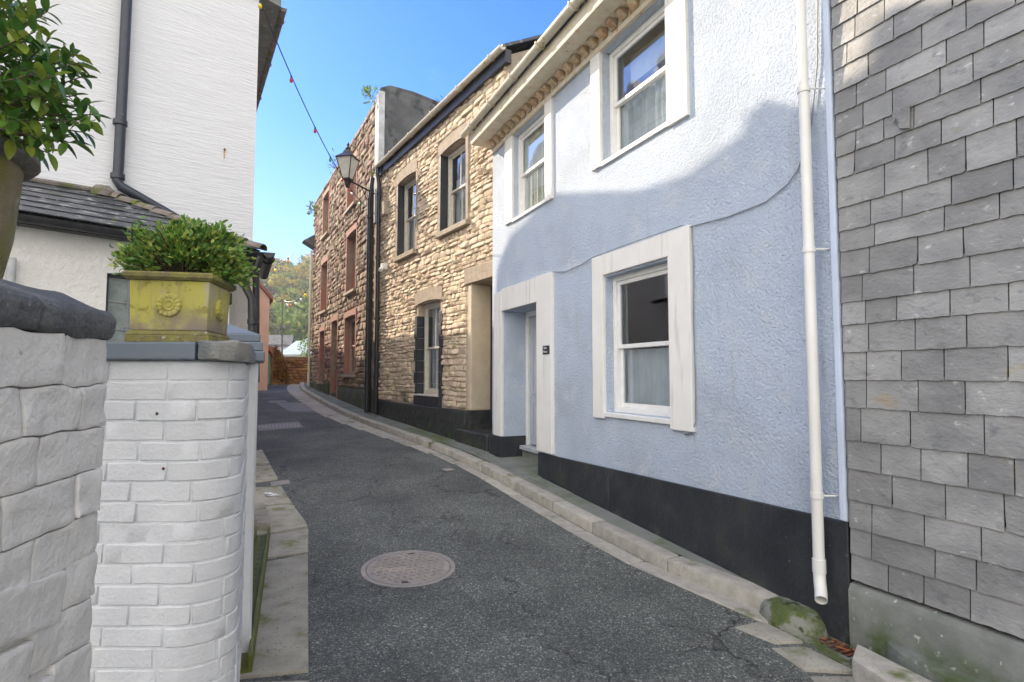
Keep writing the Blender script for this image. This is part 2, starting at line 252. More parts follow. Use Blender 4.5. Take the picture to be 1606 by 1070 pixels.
M['t_yellow'] = leafmat('autumn_yellow_foliage', (.36, .27, .03), (.26, .25, .04), (.50, .34, .04), .7, .6)
M['t_green'] = leafmat('olive_green_foliage', (.09, .16, .03), (.14, .21, .04), (.22, .25, .05), .7, .6)
M['t_grey'] = leafmat('grey_brown_foliage', (.12, .12, .08), (.15, .14, .09), (.20, .18, .12), .8, .6)
M['hill'] = mat('hillside_scrub', (.10, .11, .045), (.16, .14, .06), .15, .95)
M['groundm'] = mat('earth_and_scrub', (.11, .11, .09), None, .4, .95)

# ------------------------------------------------------------------ frames and mesh builder
def ray(px, py):
    x = (px - CX_) / F_; u = -(py - CY_) / F_
    return Vector((x, math.cos(PITCH) - u * math.sin(PITCH), math.sin(PITCH) + u * math.cos(PITCH)))
class Fr:
    """a vertical wall frame: u along the wall, o outward, z up"""
    def __init__(s, p, d, flip=1):
        d = Vector((d[0], d[1])).normalized(); s.p = Vector((p[0], p[1])); s.d = d; s.n = Vector((-d.y, d.x)) * flip
    def pt(s, u, o, z): q = s.p + s.d * u + s.n * o; return Vector((q.x, q.y, z))
    def pix(s, px, py, o=0):
        r = ray(px, py); k = (s.n.dot(s.p) + o) / s.n.dot(Vector((r.x, r.y))); q = Vector((r.x, r.y)) * k
        return (q - s.p).dot(s.d), r.z * k + H_
def vp(x): return (x - CX_, F_)
BL = Fr((2.079, 3.519), vp(410))                 # blue house front and street axis
ST = Fr((-.345, 9.1), vp(250))                   # stone house front
RE = Fr((-3.42, 14.0), vp(331))                  # red house front
CO = Fr((-2.98, 6.5), (-.68, -.73))              # cottage, at the gutter line
TF = Fr((-3.65, 7.8), (-.78, -.62))              # tall house, side facing the camera
TS = Fr((-3.65, 7.8), (-.51, .86), -1)           # tall house, street side
def G(t):                                        # height of the street along its axis
    if t <= 6: return .057 * t
    if t <= 30: return .342 + .045 * (t - 6)
    return .342 + .045 * 24 + .01 * (t - 30)
def tt(x, y): return (Vector((x, y)) - BL.p).dot(BL.d)
def gz(x, y): return G(tt(x, y))
def ongr(px, py, off=0):
    r = ray(px, py); k = 3.0; 
    lo, hi = .5, 80
    for _ in range(50):
        k = (lo + hi) / 2; q = r * k
        if q.z + H_ > gz(q.x, q.y) + off: lo = k
        else: hi = k
    return Vector((q.x, q.y, q.z + H_))

class MB:
    def __init__(s): s.v = []; s.f = []
    def add(s, vs, fs):
        b = len(s.v); s.v += [Vector(v) for v in vs]; s.f += [[b + i for i in f] for f in fs]
    def box(s, fr, u0, u1, o0, o1, z0, z1):
        s.hexa([fr.pt(u, o, z) for z in (z0, z1) for (u, o) in ((u0, o0), (u1, o0), (u1, o1), (u0, o1))])
    def hexa(s, p): s.add(p, [(0, 3, 2, 1), (4, 5, 6, 7), (0, 1, 5, 4), (1, 2, 6, 5), (2, 3, 7, 6), (3, 0, 4, 7)])
    def prism(s, base, top):                     # two loops of the same length
        n = len(base); s.add(list(base) + list(top), [list(range(n))[::-1], list(range(n, 2 * n))] + [(i, (i + 1) % n, n + (i + 1) % n, n + i) for i in range(n)])
    def uprism(s, fr, prof, u0, u1):             # profile of (o, z) swept along u
        s.prism([fr.pt(u0, o, z) for o, z in prof], [fr.pt(u1, o, z) for o, z in prof])
    def fprism(s, fr, poly, o0, o1):             # polygon of (u, z) given a thickness
        s.prism([fr.pt(u, o0, z) for u, z in poly], [fr.pt(u, o1, z) for u, z in poly])
    def quad(s, *p): s.add(p, [tuple(range(len(p)))])
    def tube(s, pts, r, n=8, cap=True):
        pts = [Vector(p) for p in pts]; rs = r if isinstance(r, (list, tuple)) else [r] * len(pts); rings = []; a = None
        for i, p in enumerate(pts):
            t = (pts[min(i + 1, len(pts) - 1)] - pts[max(i - 1, 0)]).normalized()
            if a is None: a = t.orthogonal().normalized()
            a = (a - t * a.dot(t)).normalized(); b_ = t.cross(a)
            rings.append([p + (a * math.cos(2 * math.pi * k / n) + b_ * math.sin(2 * math.pi * k / n)) * rs[i] for k in range(n)])
        vs = [v for r_ in rings for v in r_]; fs = [(i * n + k, i * n + (k + 1) % n, (i + 1) * n + (k + 1) % n, (i + 1) * n + k) for i in range(len(pts) - 1) for k in range(n)]
        if cap: fs += [tuple(range(n))[::-1], tuple(range((len(pts) - 1) * n, len(pts) * n))]
        s.add(vs, fs)
    def lathe(s, c, prof, n=24):
        vs = [Vector((c[0] + r * math.cos(2 * math.pi * k / n), c[1] + r * math.sin(2 * math.pi * k / n), c[2] + z)) for r, z in prof for k in range(n)]
        fs = [(i * n + k, i * n + (k + 1) % n, (i + 1) * n + (k + 1) % n, (i + 1) * n + k) for i in range(len(prof) - 1) for k in range(n)]
        s.add(vs, fs + [tuple(range(n))[::-1], tuple(range((len(prof) - 1) * n, len(prof) * n))])
    def build(s, name, m, parent=None, bevel=0, cuts=0, jit=0, jfreq=6, smooth=False, segs=1, recalc=True):
        off = wloc(parent) if parent else Vector()
        me = bpy.data.meshes.new(name); me.from_pydata([v - off for v in s.v], [], s.f)
        bm = bmesh.new(); bm.from_mesh(me)
        if recalc: bmesh.ops.recalc_face_normals(bm, faces=bm.faces)
        if cuts: bmesh.ops.subdivide_edges(bm, edges=bm.edges, cuts=cuts, use_grid_fill=True)
        if bevel: bmesh.ops.bevel(bm, geom=[e for e in bm.edges if len(e.link_faces) == 2 and e.calc_face_angle(0) > .5], offset=bevel, segments=segs, affect='EDGES', profile=.6)
        if jit:
            for v in bm.verts:
                q = (v.co + off) * jfreq; v.co += (noise.noise_vector(q) * .7 + noise.noise_vector(q * 2.7) * .35) * jit
        bm.to_mesh(me); bm.free()
        if smooth:
            for p in me.polygons: p.use_smooth = True
            if smooth == 'a':
                me.set_sharp_from_angle(angle=R(40))
        me.materials.append(M[m] if isinstance(m, str) else m)
        o = bpy.data.objects.new(name, me); col.objects.link(o)
        if parent: o.parent = parent
        return o
def wloc(o):
    v = o.location.copy(); p = o.parent
    while p: v += p.location; p = p.parent
    return v
def thing(name, label, cat, loc, group=None):
    o = bpy.data.objects.new(name, None); col.objects.link(o); o.location = loc; o.empty_display_size = .2
    o['label'] = label; o['category'] = cat
    if group: o['group'] = group
    return o
def tag(o, label=None, cat=None, group=None, kind=None):
    for k, v in (('label', label), ('category', cat), ('group', group), ('kind', kind)):
        if v: o[k] = v
    return o
def shellroof(par, fr, u0, u1, o_e, z_e, depth, pitch, m='roofslate', th=.05, back=True):
    """ridge parallel to the wall"""
    o_r = -depth / 2; zr = z_e + (o_e - o_r) * math.tan(pitch); mb = MB()
    mb.uprism(fr, [(o_e, z_e), (o_r, zr), (-depth - .2, zr - (depth / 2 + .2) * math.tan(pitch)), (-depth - .2, zr - (depth / 2 + .2) * math.tan(pitch) - th), (o_r, zr - th * 1.3), (o_e, z_e - th)], u0, u1)
    return mb.build('roof', m, par), zr
def wallgrid(mb, fr, u0, u1, z0, z1, holes, th=.3, o=0):
    us = sorted({u0, u1, *[min(max(h[i], u0), u1) for h in holes for i in (0, 1)]}); zs = sorted({z0, z1, *[min(max(h[i], z0), z1) for h in holes for i in (2, 3)]})
    for a, b in zip(us, us[1:]):
        for c, d in zip(zs, zs[1:]):
            mu, mz = (a + b) / 2, (c + d) / 2
            if any(h[0] < mu < h[1] and h[2] < mz < h[3] for h in holes): continue
            mb.quad(fr.pt(a, o, c), fr.pt(b, o, c), fr.pt(b, o, d), fr.pt(a, o, d))
    for h in holes:
        a, b, c, d = h[:4]; t = o - (h[4] if len(h) > 4 else th)
        mb.quad(fr.pt(a, o, c), fr.pt(a, t, c), fr.pt(a, t, d), fr.pt(a, o, d)); mb.quad(fr.pt(b, o, c), fr.pt(b, t, c), fr.pt(b, t, d), fr.pt(b, o, d))
        mb.quad(fr.pt(a, o, c), fr.pt(b, o, c), fr.pt(b, t, c), fr.pt(a, t, c)); mb.quad(fr.pt(a, o, d), fr.pt(b, o, d), fr.pt(b, t, d), fr.pt(a, t, d))
def outershell(par, fr, u0, u1, depth, z0, z1, m, gable=None, name='rear_wall'):
    """side and back walls (and gables) closing the body of a house"""
    mb = MB(); T = .02
    mb.box(fr, u0, u1, -depth, -depth + .2, z0, z1)
    for u in (u0, u1 - .15):
        if gable: mb.fprism(fr, [], 0, 0) if False else mb.prism([fr.pt(u, o, z) for o, z in ((-T, z0), (-T, z1), (-depth / 2, gable), (-depth, z1), (-depth, z0))], [fr.pt(u + .15, o, z) for o, z in ((-T, z0), (-T, z1), (-depth / 2, gable), (-depth, z1), (-depth, z0))])
        else: mb.box(fr, u, u + .15, -depth, -T, z0, z1)
    return mb.build(name, m, par)
def sash(par, fr, u0, u1, z0, z1, dep, m='upvc', fw=.055, bars=0, mid=.5, sill=True, glassm='glass', curtain=None, sillm=None, sillo=.03, back='dark', roomd=1.2, up=False):
    """window part > frame members as sub-parts; o=-dep is the face of the frame"""
    f = MB(); o0, o1 = -dep - .07, -dep
    f.box(fr, u0, u0 + fw, o0, o1, z0, z1); f.box(fr, u1 - fw, u1, o0, o1, z0, z1); f.box(fr, u0 + fw, u1 - fw, o0, o1 - .002, z1 - fw, z1); f.box(fr, u0 + fw, u1 - fw, o0, o1 - .002, z0, z0 + fw)
    W = f.build('window', m, par, bevel=.004)
    zm = z0 + (z1 - z0) * mid; a, b = u0 + fw, u1 - fw; s = .042
    for (c, d, oo) in ((zm - .01, z1 - fw, -dep - .022), (z0 + fw, zm + .03, -dep - .05)):
        g = MB(); g.box(fr, a, a + s, oo - .03, oo, c, d); g.box(fr, b - s, b, oo - .03, oo, c, d); g.box(fr, a + s, b - s, oo - .03, oo - .001, d - s, d); g.box(fr, a + s, b - s, oo - .03, oo - .001, c, c + s)
        for i in range(bars):
            x = a + (b - a) * (i + 1) / (bars + 1); g.box(fr, x - .011, x + .011, oo - .024, oo - .004, c + s, d - s)
        g.build('sash', m, W, bevel=.003)
        p = MB(); p.box(fr, a + s, b - s, oo - .018, oo - .014, c + s, d - s); p.build('pane', glassm, W)
    if sill: q = MB(); q.box(fr, u0 - .03, u1 + .03, -dep - .02, sillo, z0 - .05, z0 - .002); q.build('sill', sillm or m, W, bevel=.006)
    if curtain: 
        c0, c1, cm_, dd = curtain; q = MB(); n = 60; vs = []
        for i in range(n + 1):
            uu = a + (b - a) * i / n; oo = -dep - dd + .025 * math.sin(i * .9 + 1.2 * math.sin(i * .37)) + .01 * math.sin(i * 2.3)
            vs += [fr.pt(uu, oo, c0), fr.pt(uu, oo, c1)]
        q.add(vs, [(2 * i, 2 * i + 2, 2 * i + 3, 2 * i + 1) for i in range(n)]); q.build('curtain', cm_, W, smooth=True, recalc=False)
    if back:
        q = MB(); q.quad(fr.pt(u0 - .3, -dep - roomd, z0 - .3), fr.pt(u1 + .3, -dep - roomd, z0 - .3), fr.pt(u1 + .3, -dep - roomd, z1 + .3), fr.pt(u0 - .3, -dep - roomd, z1 + .3))
        q.build('room_wall', back, par)
    return W

# ------------------------------------------------------------------ terrain
def hh(x, y):
    t = tt(x, y); base = G(max(min(t, 60), -12)) - .32
    d = Vector((x, y)).length
    # hillside beyond the valley
    f = max(0, min(1, (y - 62) / 75)); f = f * f * (3 - 2 * f)
    return base + f * (20.5 + 3 * noise.noise(Vector((x * .02, y * .02, 0)))) + (noise.noise(Vector((x * .05, y * .05, 3))) * .8 if d > 60 else 0)
mb = MB(); xs = [-900, -600, -400, -300, -220] + list(range(-180, 181, 8)) + [220, 300, 400, 600, 900]; ys = [-900, -500, -250, -120, -60, -30] + list(range(-20, 260, 8)) + [300, 400, 600, 900, 1500]
vs = [Vector((x, y, hh(x, y))) for y in ys for x in xs]; nx = len(xs)
mb.add(vs, [(j * nx + i, j * nx + i + 1, (j + 1) * nx + i + 1, (j + 1) * nx + i) for j in range(len(ys) - 1) for i in range(nx - 1)])
tag(mb.build('ground', 'hill', smooth=True), kind='structure')

# street surface, one fine sheet between the buildings
def lf(p, a): return p
mb = MB(); ts = [-8 + i * .25 for i in range(40)] + [2 + i * .5 for i in range(72)]; os_ = [-1.2, -.6, -.1, .2, .42] + [.5 + .15 * i for i in range(20)] + [3.6, 4.2, 5.5, 7, 9]
vs = []
for t in ts:
    bend = 0 if t < 7 else .012 * (t - 7) ** 1.6
    for o in os_:
        vs.append(BL.pt(t, o, G(t) - .115))
n_ = len(os_); mb.add(vs, [(j * n_ + i, j * n_ + i + 1, (j + 1) * n_ + i + 1, (j + 1) * n_ + i) for j in range(len(ts) - 1) for i in range(n_ - 1)])
tag(mb.build('road', 'asphalt', smooth=True), kind='structure')

# ------------------------------------------------------------------ kerbs, gutters, pavements
def chaikin(p, k=2):
    for _ in range(k):
        q = [p[0]]
        for a, b in zip(p, p[1:]): q += [a * .75 + b * .25, a * .25 + b * .75]
        p = q + [p[-1]]
    return p
class Path:
    def __init__(s, pts): s.p = [Vector((q[0], q[1])) for q in pts]; s.l = [0]; [s.l.append(s.l[-1] + (b - a).length) for a, b in zip(s.p, s.p[1:])]; s.L = s.l[-1]
    def at(s, d, off=0):
        d = max(0, min(s.L - 1e-4, d)); i = max(k for k in range(len(s.l)) if s.l[k] <= d); i = min(i, len(s.p) - 2)
        a, b = s.p[i], s.p[i + 1]; tg = (b - a).normalized(); q = a + tg * (d - s.l[i]); 
        j0 = s.p[max(i - 1, 0)]; j1 = s.p[min(i + 2, len(s.p) - 1)]; tg = (j1 - j0).normalized()
        return q + Vector((-tg.y, tg.x)) * off
    def stone(s, mb, d0, d1, a, b, zb, zt, n=1, tilt=0):
        """block along the path from offset a to b, n segments"""
        for k in range(n):
            e0, e1 = d0 + (d1 - d0) * k / n, d0 + (d1 - d0) * (k + 1) / n
            P = [s.at(e0, a), s.at(e1, a), s.at(e1, b), s.at(e0, b)]; g = [gz(q.x, q.y) for q in P]; tl = [0, 0, tilt, tilt]
            mb.hexa([Vector((q.x, q.y, z + zb)) for q, z in zip(P, g)] + [Vector((q.x, q.y, z + zt + w_)) for q, z, w_ in zip(P, g, tl)])
kp = [ongr(x, y, -.01) for x, y in ((1223, 944), (1021, 869), (914, 812), (812, 759), (735, 717), (683, 697), (613, 672), (548, 650), (510, 631), (478, 613))]
far = kp[-1]; e2 = ongr(468, 603, -.01); e3 = ongr(476, 597, -.01)
kp = [Vector((v.x, v.y)) for v in kp + [e2, e3]]
KP = Path(chaikin(kp, 2))
kerb = thing('granite_kerb', 'long raised granite kerb curving along the foot of the right-hand houses', 'kerb', (*KP.at(0), 0.0))
d = 0; i = 0
while d < KP.L - .2:
    L = random.uniform(.75, 1.25); e = min(d + L, KP.L); mb = MB(); dz = random.uniform(-.006, .006)
    KP.stone(mb, d + .005, e - .005, random.uniform(-.005, .005), -.16 + random.uniform(-.01, .01), -.2, -.008 + dz, 1 if d < 14 else 2)
    mb.build('kerb_stone', 'granite', kerb, bevel=.014, segs=2, jit=.006, smooth='a'); d = e
gut = thing('granite_gutter', 'flat band of granite gutter slabs between the asphalt and the raised kerb', 'gutter', (*KP.at(0, .2), -.1))
GP = Path(chaikin([KP.at(k * .9) for k in range(int(KP.L / .9) + 1)], 1)); d = 0
def gw(d): return .17 if d < 5 else .17 + min(.35, (d - 5) * .05)
while d < GP.L - .2:
    e = min(d + random.uniform(.8, 1.5), GP.L); mb = MB(); GP.stone(mb, d + .006, e - .006, .006, gw(d) + random.uniform(-.008, .008), -.3, -.112 + random.uniform(-.002, .004), 1, .008)
    mb.build('gutter_slab', 'granite', gut, bevel=.008, jit=.005, smooth='a'); d = e
# pavement behind the kerb
mb = MB(); top = []
K = 70
for k in range(K):
    a = KP.at(KP.L * k / (K - 1), -.163); t = tt(a.x, a.y); 
    # inner edge at / behind the house fronts
    o = -1.4; b = BL.pt(t, o, 0); top.append((Vector((a.x, a.y, G(t) - .012)), Vector((b.x, b.y, G(t) - .002))))
vs = [v for pr in top for v in pr]; mb.add(vs, [(2 * k, 2 * k + 1, 2 * k + 3, 2 * k + 2) for k in range(K - 1)])
tag(mb.build('pavement', 'pavement', smooth=True), kind='structure')
# paving slabs in front of the doorway
pv = thing('doorstep_paving', 'worn grey paving slabs in front of the blue house doorway', 'paving', BL.pt(4.8, 0, G(4.8)))
for (u0, u1, o0, o1) in ((4.12, 4.75, -.36, .2), (4.76, 5.45, -.36, .22), (3.3, 4.11, .04, .19), (5.46, 6.1, .08, .24)):
    mb = MB(); mb.hexa([BL.pt(u, o, G(u) + z) for z in (-.05, .004) for u, o in ((u0, o0), (u1, o0), (u1, o1), (u0, o1))]); mb.build('paving_slab', 'pavement', pv, bevel=.006, jit=.006)

# near right end: mossy end stone, setts, grate, raised slab and block
def blob_block(name, m, par, P, z0, z1, bev=.03, cuts=3, jit=.02, jf=7):
    mb = MB(); n = len(P); mb.prism([Vector((p[0], p[1], z0)) for p in P], [Vector((p[0], p[1], z1 + (p[2] if len(p) > 2 else 0))) for p in P])
    return mb.build(name, m, par, bevel=bev, segs=2, cuts=0, jit=jit, jfreq=jf, smooth='a')
def gp(px, py, off): v = ongr(px, py, off); return (v.x, v.y)
ms = MB()
# boulder-like end stone: rounded lump
c = Vector((*gp(1243, 962, -.06), 0)); prof = []
for i in range(9):
    for k in range(18):
        th = math.pi * .5 * i / 8; a = 2 * math.pi * k / 18
        rx, ry = .23, .185; r = math.cos(th) ** .45; q = BL.d * (math.cos(a) * rx * r) + BL.n * (math.sin(a) * ry * r)
        prof.append(Vector((c.x + q.x, c.y + q.y, -.17 + .20 * math.sin(th) ** .8 + .012 * noise.noise(Vector((a, th * 3, 1))))))
ms.add(prof, [(i * 18 + k, i * 18 + (k + 1) % 18, (i + 1) * 18 + (k + 1) % 18, (i + 1) * 18 + k) for i in range(8) for k in range(18)])
o = ms.build('kerb_end_stone', 'mossstone', None, jit=.02, jfreq=14, smooth=True); tag(o, 'rounded moss-covered stone ending the kerb below the white downpipe', 'stone')
st = thing('corner_setts', 'split mossy granite slabs beside the drain grate at the near end of the gutter', 'paving', (*gp(1260, 1000, -.11), -.12))
for quad_ in (((1146, 982), (1196, 973), (1262, 1009), (1215, 1010)), ((1196, 970), (1218, 967), (1300, 1016), (1266, 1009)), ((1206, 1014), (1262, 1012), (1345, 1058), (1262, 1053)), ((1265, 1008), (1300, 1018), (1352, 1052), (1345, 1057)), ((1266, 1058), (1345, 1060), (1420, 1110), (1310, 1105)), ((1312, 1110), (1425, 1114), (1560, 1210), (1420, 1215))):
    P = [gp(x, y, -.11) for x, y in quad_]; cx = sum(p[0] for p in P) / 4; cy = sum(p[1] for p in P) / 4
    P = [(cx + (p[0] - cx) * .975, cy + (p[1] - cy) * .975) for p in P]
    blob_block('granite_sett', 'slab' if quad_[0][0] not in (1196, 1265) else 'mossstone', st, P, -.25, gz(cx, cy) - .108 + random.uniform(-.004, .004), bev=.008, jit=.006)
gr = thing('drain_grate', 'small rusty drain grate full of orange leaves below the white downpipe', 'drain grate', (*gp(1312, 1018, -.12), -.13))
gc = Vector(gp(1310, 1017, -.12)); gf = Fr(gc, (BL.d.x, BL.d.y)); gzz = gz(gc.x, gc.y) - .10
mb = MB()
for (a, b, c_, d_) in ((-.15, .15, -.085, -.07), (-.15, .15, .07, .085), (-.15, -.135, -.07, .07), (.135, .15, -.07, .07)): mb.box(gf, a, b, c_, d_, gzz - .03, gzz)
mb.build('grate_frame', 'concrete', gr)
for k in range(7): u = -.115 + k * .038; mb = MB(); mb.box(gf, u, u + .014, -.069, .069, gzz - .02, gzz - .004); mb.build('grate_bar', 'rust', gr)
mb = MB()
for k in range(26):
    p = gf.pt(random.uniform(-.17, .1), random.uniform(-.06, .07), gzz + random.uniform(-.003, .006)); s_ = random.uniform(.012, .026); a = random.uniform(0, 6)
    mb.quad(*[p + Vector((math.cos(a + t_) * s_ * q, math.sin(a + t_) * s_ * q * .7, random.uniform(-.004, .006))) for t_, q in ((0, 1), (1.2, .6), (3.1, 1), (4.6, .6))])
tag(mb.build('dead_leaves', 'leaflitter'), 'orange dead leaves lying on the rusty drain grate', 'leaves', kind='stuff')
# raised pavement in front of the slate house
def wpt(u, o, z): return BL.pt(u, o, z)
P = [BL.pt(-.16, .02, 0), BL.pt(-.36, .13, 0), BL.pt(-.7, .16, 0), BL.pt(-2.2, .18, 0), BL.pt(-4.5, .2, 0), BL.pt(-4.5, .0, 0), BL.pt(-.25, .0, 0)]
o = blob_block('raised_pavement_edge', 'concrete', None, [(p.x, p.y) for p in P], -.5, .035, bev=.03, jit=.008); tag(o, 'raised concrete strip at the foot of the slate-hung wall', 'pavement edge')
P = [BL.pt(*q, 0) for q in ((-.12, .14), (-.28, .155), (-.66, .20), (-.95, .22), (-.95, .42), (-.55, .42), (-.22, .34))]
o = blob_block('granite_block', 'granite', None, [(p.x, p.y) for p in P], -.5, -.005, bev=.02, jit=.012); tag(o, 'large rough granite kerb block at the bottom right, against the raised strip', 'kerb block')
P = [BL.pt(*q, 0) for q in ((-.97, .22), (-2.2, .22), (-4, .24), (-4, .44), (-.97, .42))]
o = blob_block('granite_block', 'granite', None, [(p.x, p.y) for p in P], -.5, -.06, bev=.02, jit=.012); tag(o, 'second granite kerb block, beyond the bottom right corner of the view', 'kerb block')

# left footway slabs
lw = thing('left_footway', 'narrow footway of big rough granite slabs along the white garden wall', 'footway', (*gp(430, 950, -.1), -.05))
LQ = [((376, 1200), (484, 1200), (486, 1064), (392, 1068)), ((393, 1062), (486, 1050), (484, 866), (424, 882)), ((424, 880), (484, 864), (484, 828), (426, 845)), ((426, 843), (483, 826), (480, 818), (459, 790), (420, 799)), ((420, 797), (458, 788), (441, 762), (403, 768)), ((400, 760), (436, 750), (424, 728), (398, 735)), ((397, 733), (423, 726), (411, 705), (398, 715))]
for q4 in LQ:
    P = [gp(x, y, -.09) for x, y in q4]
    cx = sum(p[0] for p in P) / len(P); cy = sum(p[1] for p in P) / len(P); ex = []
    for j, p in enumerate(P):
        x, y = cx + (p[0] - cx) * .99, cy + (p[1] - cy) * .985
        if j in (0, len(P) - 1): x -= .25 if q4[0][1] < 1000 else .1
        ex.append((x, y))
    mb = MB(); mb.prism([Vector((p[0], p[1], gz(*p) - .3)) for p in ex], [Vector((p[0], p[1], gz(*p) - .09 + random.uniform(-.006, .006))) for p in ex]); mb.build('footway_slab', 'slab', lw, bevel=.012, segs=2, jit=.012, smooth='a')
P = [gp(*q, -.09) for q in ((402, 832), (424, 832), (414, 792), (403, 788))]
P[0] = (P[0][0] - .1, P[0][1]); P[3] = (P[3][0] - .1, P[3][1])
o = blob_block('threshold_slab', 'slab', None, P, 0, gz(*P[0]) - .02, bev=.01, jit=.006); tag(o, 'small sandy stone slab at the head of the green drain channel', 'slab')
# algae covered channel
CH = thing('drain_channel', 'algae-green open drain channel against the foot of the white wall', 'drain channel', (*gp(405, 900, -.05), 0))
a0 = Vector(gp(402, 972, -.05)); a1 = Vector(gp(422, 834, -.05)); cf = Fr(a0, a1 - a0); Lc = (a1 - a0).length
for nm, a, b, z0, z1 in (('channel_wall', -.012, .012, -.12, -.008), ('channel_wall', .10, .115, -.12, -.02)):
    mb = MB(); mb.hexa([cf.pt(u, o, gz(*cf.pt(u, o, 0).xy) + z) for z in (z0, z1) for u, o in ((-.5, a), (Lc, a), (Lc, b), (-.5, b))]); mb.build(nm, 'channel', CH, bevel=.004, jit=.003)
mb = MB(); mb.hexa([cf.pt(u, o, gz(*cf.pt(u, o, 0).xy) + z) for z in (-.12, -.075) for u, o in ((-.5, .012), (Lc, .012), (Lc, .10), (-.5, .10))]); mb.build('channel_floor', 'channel', CH)
for k in range(16):
    u = .05 + k * Lc / 16; p = cf.pt(u, .055, 0); mb = MB(); mb.lathe((p.x, p.y, gz(p.x, p.y) - .077), [(.010, 0), (.009, .006), (.003, .009)], 8); mb.build('rivet', 'channel', CH)
# litter
mb = MB(); c = ongr(426, 778, -.085)
for k in range(9): 
    p = c + Vector((random.uniform(-.07, .07), random.uniform(-.07, .07), random.uniform(.004, .03))); mb.quad(*[p + Vector((random.uniform(-.05, .05), random.uniform(-.05, .05), random.uniform(-.01, .02))) for _ in range(4)])
tag(mb.build('litter', 'paper', recalc=False), 'crumpled white scrap of litter on the left footway', 'litter')
# small iron covers
def quadthing(name, label, cat, pts, off, th, m, inset=None, par=None):
    P = [ongr(x, y, off) for x, y in pts]; mb = MB(); mb.prism([p - Vector((0, 0, .03)) for p in P], [p + Vector((0, 0, th)) for p in P]); o = mb.build(name, m, par, bevel=.002)
    if label: tag(o, label, cat)
    return P
RS = -.1148
quadthing('stopcock_cover', 'small rectangular iron cover at the left road edge', 'cover', ((424, 757), (452, 753), (455, 758), (426, 763)), RS, .006, 'covermetal')
quadthing('valve_cover', 'tiny rectangular iron cover in the asphalt near the right gutter', 'cover', ((693, 736), (705, 734), (714, 737), (700, 739)), RS, .006, 'covermetal')
cv = thing('inspection_cover', 'long rectangular iron inspection cover across the far left of the road', 'cover', ongr(440, 667, RS))
quadthing('cover_frame', None, None, ((404, 667), (468, 661), (476, 670), (405, 676)), RS, .004, 'patch', par=cv)
for k in range(12):
    x0 = 404 + k * 5.6; quadthing('cover_bar', None, None, ((x0, 668 - k * .35), (x0 + 3.4, 667.7 - k * .35), (x0 + 4.2, 673.2 - k * .3), (x0 + .4, 673.6 - k * .3)), RS, .012, 'covermetal', par=cv)
cp = quadthing('concrete_patch', 'pale trapezoid concrete patch in the road by the stone houses', 'road patch', ((432, 632), (489, 632), (509, 645), (455, 646)), RS, .005, 'patch')
quadthing('concrete_patch', 'small faint concrete strip in the road, farther than the pale trapezoid patch', 'road patch', ((420, 629), (446, 628), (452, 631), (424, 632)), RS, .005, 'patch')
quadthing('repair_patch', 'square darker asphalt repair outlined in tar beside the kerb', 'road patch', ((470, 650), (505, 646), (560, 669), (500, 672)), RS, .004, 'asphalt')
# tar seams
def seam(label, pts, wd=.012):
    P = [ongr(x, y, RS) for x, y in pts]; Q = []
    for a, b in zip(P, P[1:]):
        for k in range(6): q = a.lerp(b, k / 6); Q.append(q + Vector((noise.noise(q * 9) * .03, noise.noise(q * 9 + Vector((5, 0, 0))) * .03, 0)))
    Q.append(P[-1]); mb = MB(); mb.tube([q + Vector((0, 0, -wd * .35)) for q in Q], [wd * random.uniform(.5, 1.1) * .55 for q in Q], 6); tag(mb.build('road_crack', 'tar'), label, 'crack')
seam('dark tar seam across the road in front of the repair patch', ((405, 677), (500, 672), (562, 671), (600, 673)))
seam('thin crack joining the pale concrete patch to the tar seam', ((472, 646), (488, 658), (500, 672)))
seam('ragged dark crack running from the manhole to the left slabs', ((484, 935), (520, 925), (560, 912)), .02)
seam('ragged crack at the left road edge beside the small iron cover', ((456, 757), (490, 748), (512, 741)), .02)
# manhole
mc = ongr(641, 890, -.1145); mh = thing('manhole_cover', 'round worn iron manhole cover set in the middle of the road', 'manhole cover', mc)
s1 = (ongr(713, 881, -.114) - ongr(568, 899, -.114)).length / 2
R0 = s1; tx = .057 * BL.d
def tilt(mbx):
    for v in mbx.v: v.z += (v.x - mc.x) * tx.x + (v.y - mc.y) * tx.y
z0 = mc.z
mb = MB(); mb.lathe((mc.x, mc.y, z0), [(R0, -.03), (R0, .001), (R0 - .035, .001), (R0 - .037, -.03)], 64); tilt(mb); mb.build('cover_frame', 'covermetal', mh)
mb = MB(); mb.lathe((mc.x, mc.y, z0), [(R0 - .043, -.03), (R0 - .043, .000), (R0 - .05, .002), (.001, .002)], 64); tilt(mb); mb.build('cover_plate', 'covermetal', mh)
gp_ = 0
for i in range(-5, 6):
    for j in range(-5, 6):
        a = i * .058 + (j % 2) * .03; b = j * .056
        if math.hypot(a, b) > R0 - .075 or (abs(abs(a) - R0 * .0) < .03 and abs(b) > R0 - .14): continue
        f2 = Fr((mc.x, mc.y), (math.cos(.5 + (i + j) % 2 * 1.57), math.sin(.5 + (i + j) % 2 * 1.57))); loc = Fr((mc.x, mc.y), (math.cos(.5), math.sin(.5))).pt(a, b, 0); f2.p = Vector((loc.x, loc.y))
        mb = MB(); mb.box(f2, -.019, .019, -.008, .008, z0 + .0018, z0 + .012); tilt(mb); mb.build('raised_stud', 'covermetal', mh, bevel=.002)
for sgn in (-1, 1):
    q = Vector((mc.x - .05 * sgn * .6, mc.y + sgn * (R0 - .085), 0)); f2 = Fr((q.x, q.y), (1, .25)); mb = MB(); mb.box(f2, -.03, .03, -.012, .012, z0 + .0018, z0 + .0045); tilt(mb); mb.build('key_slot', 'dark', mh)

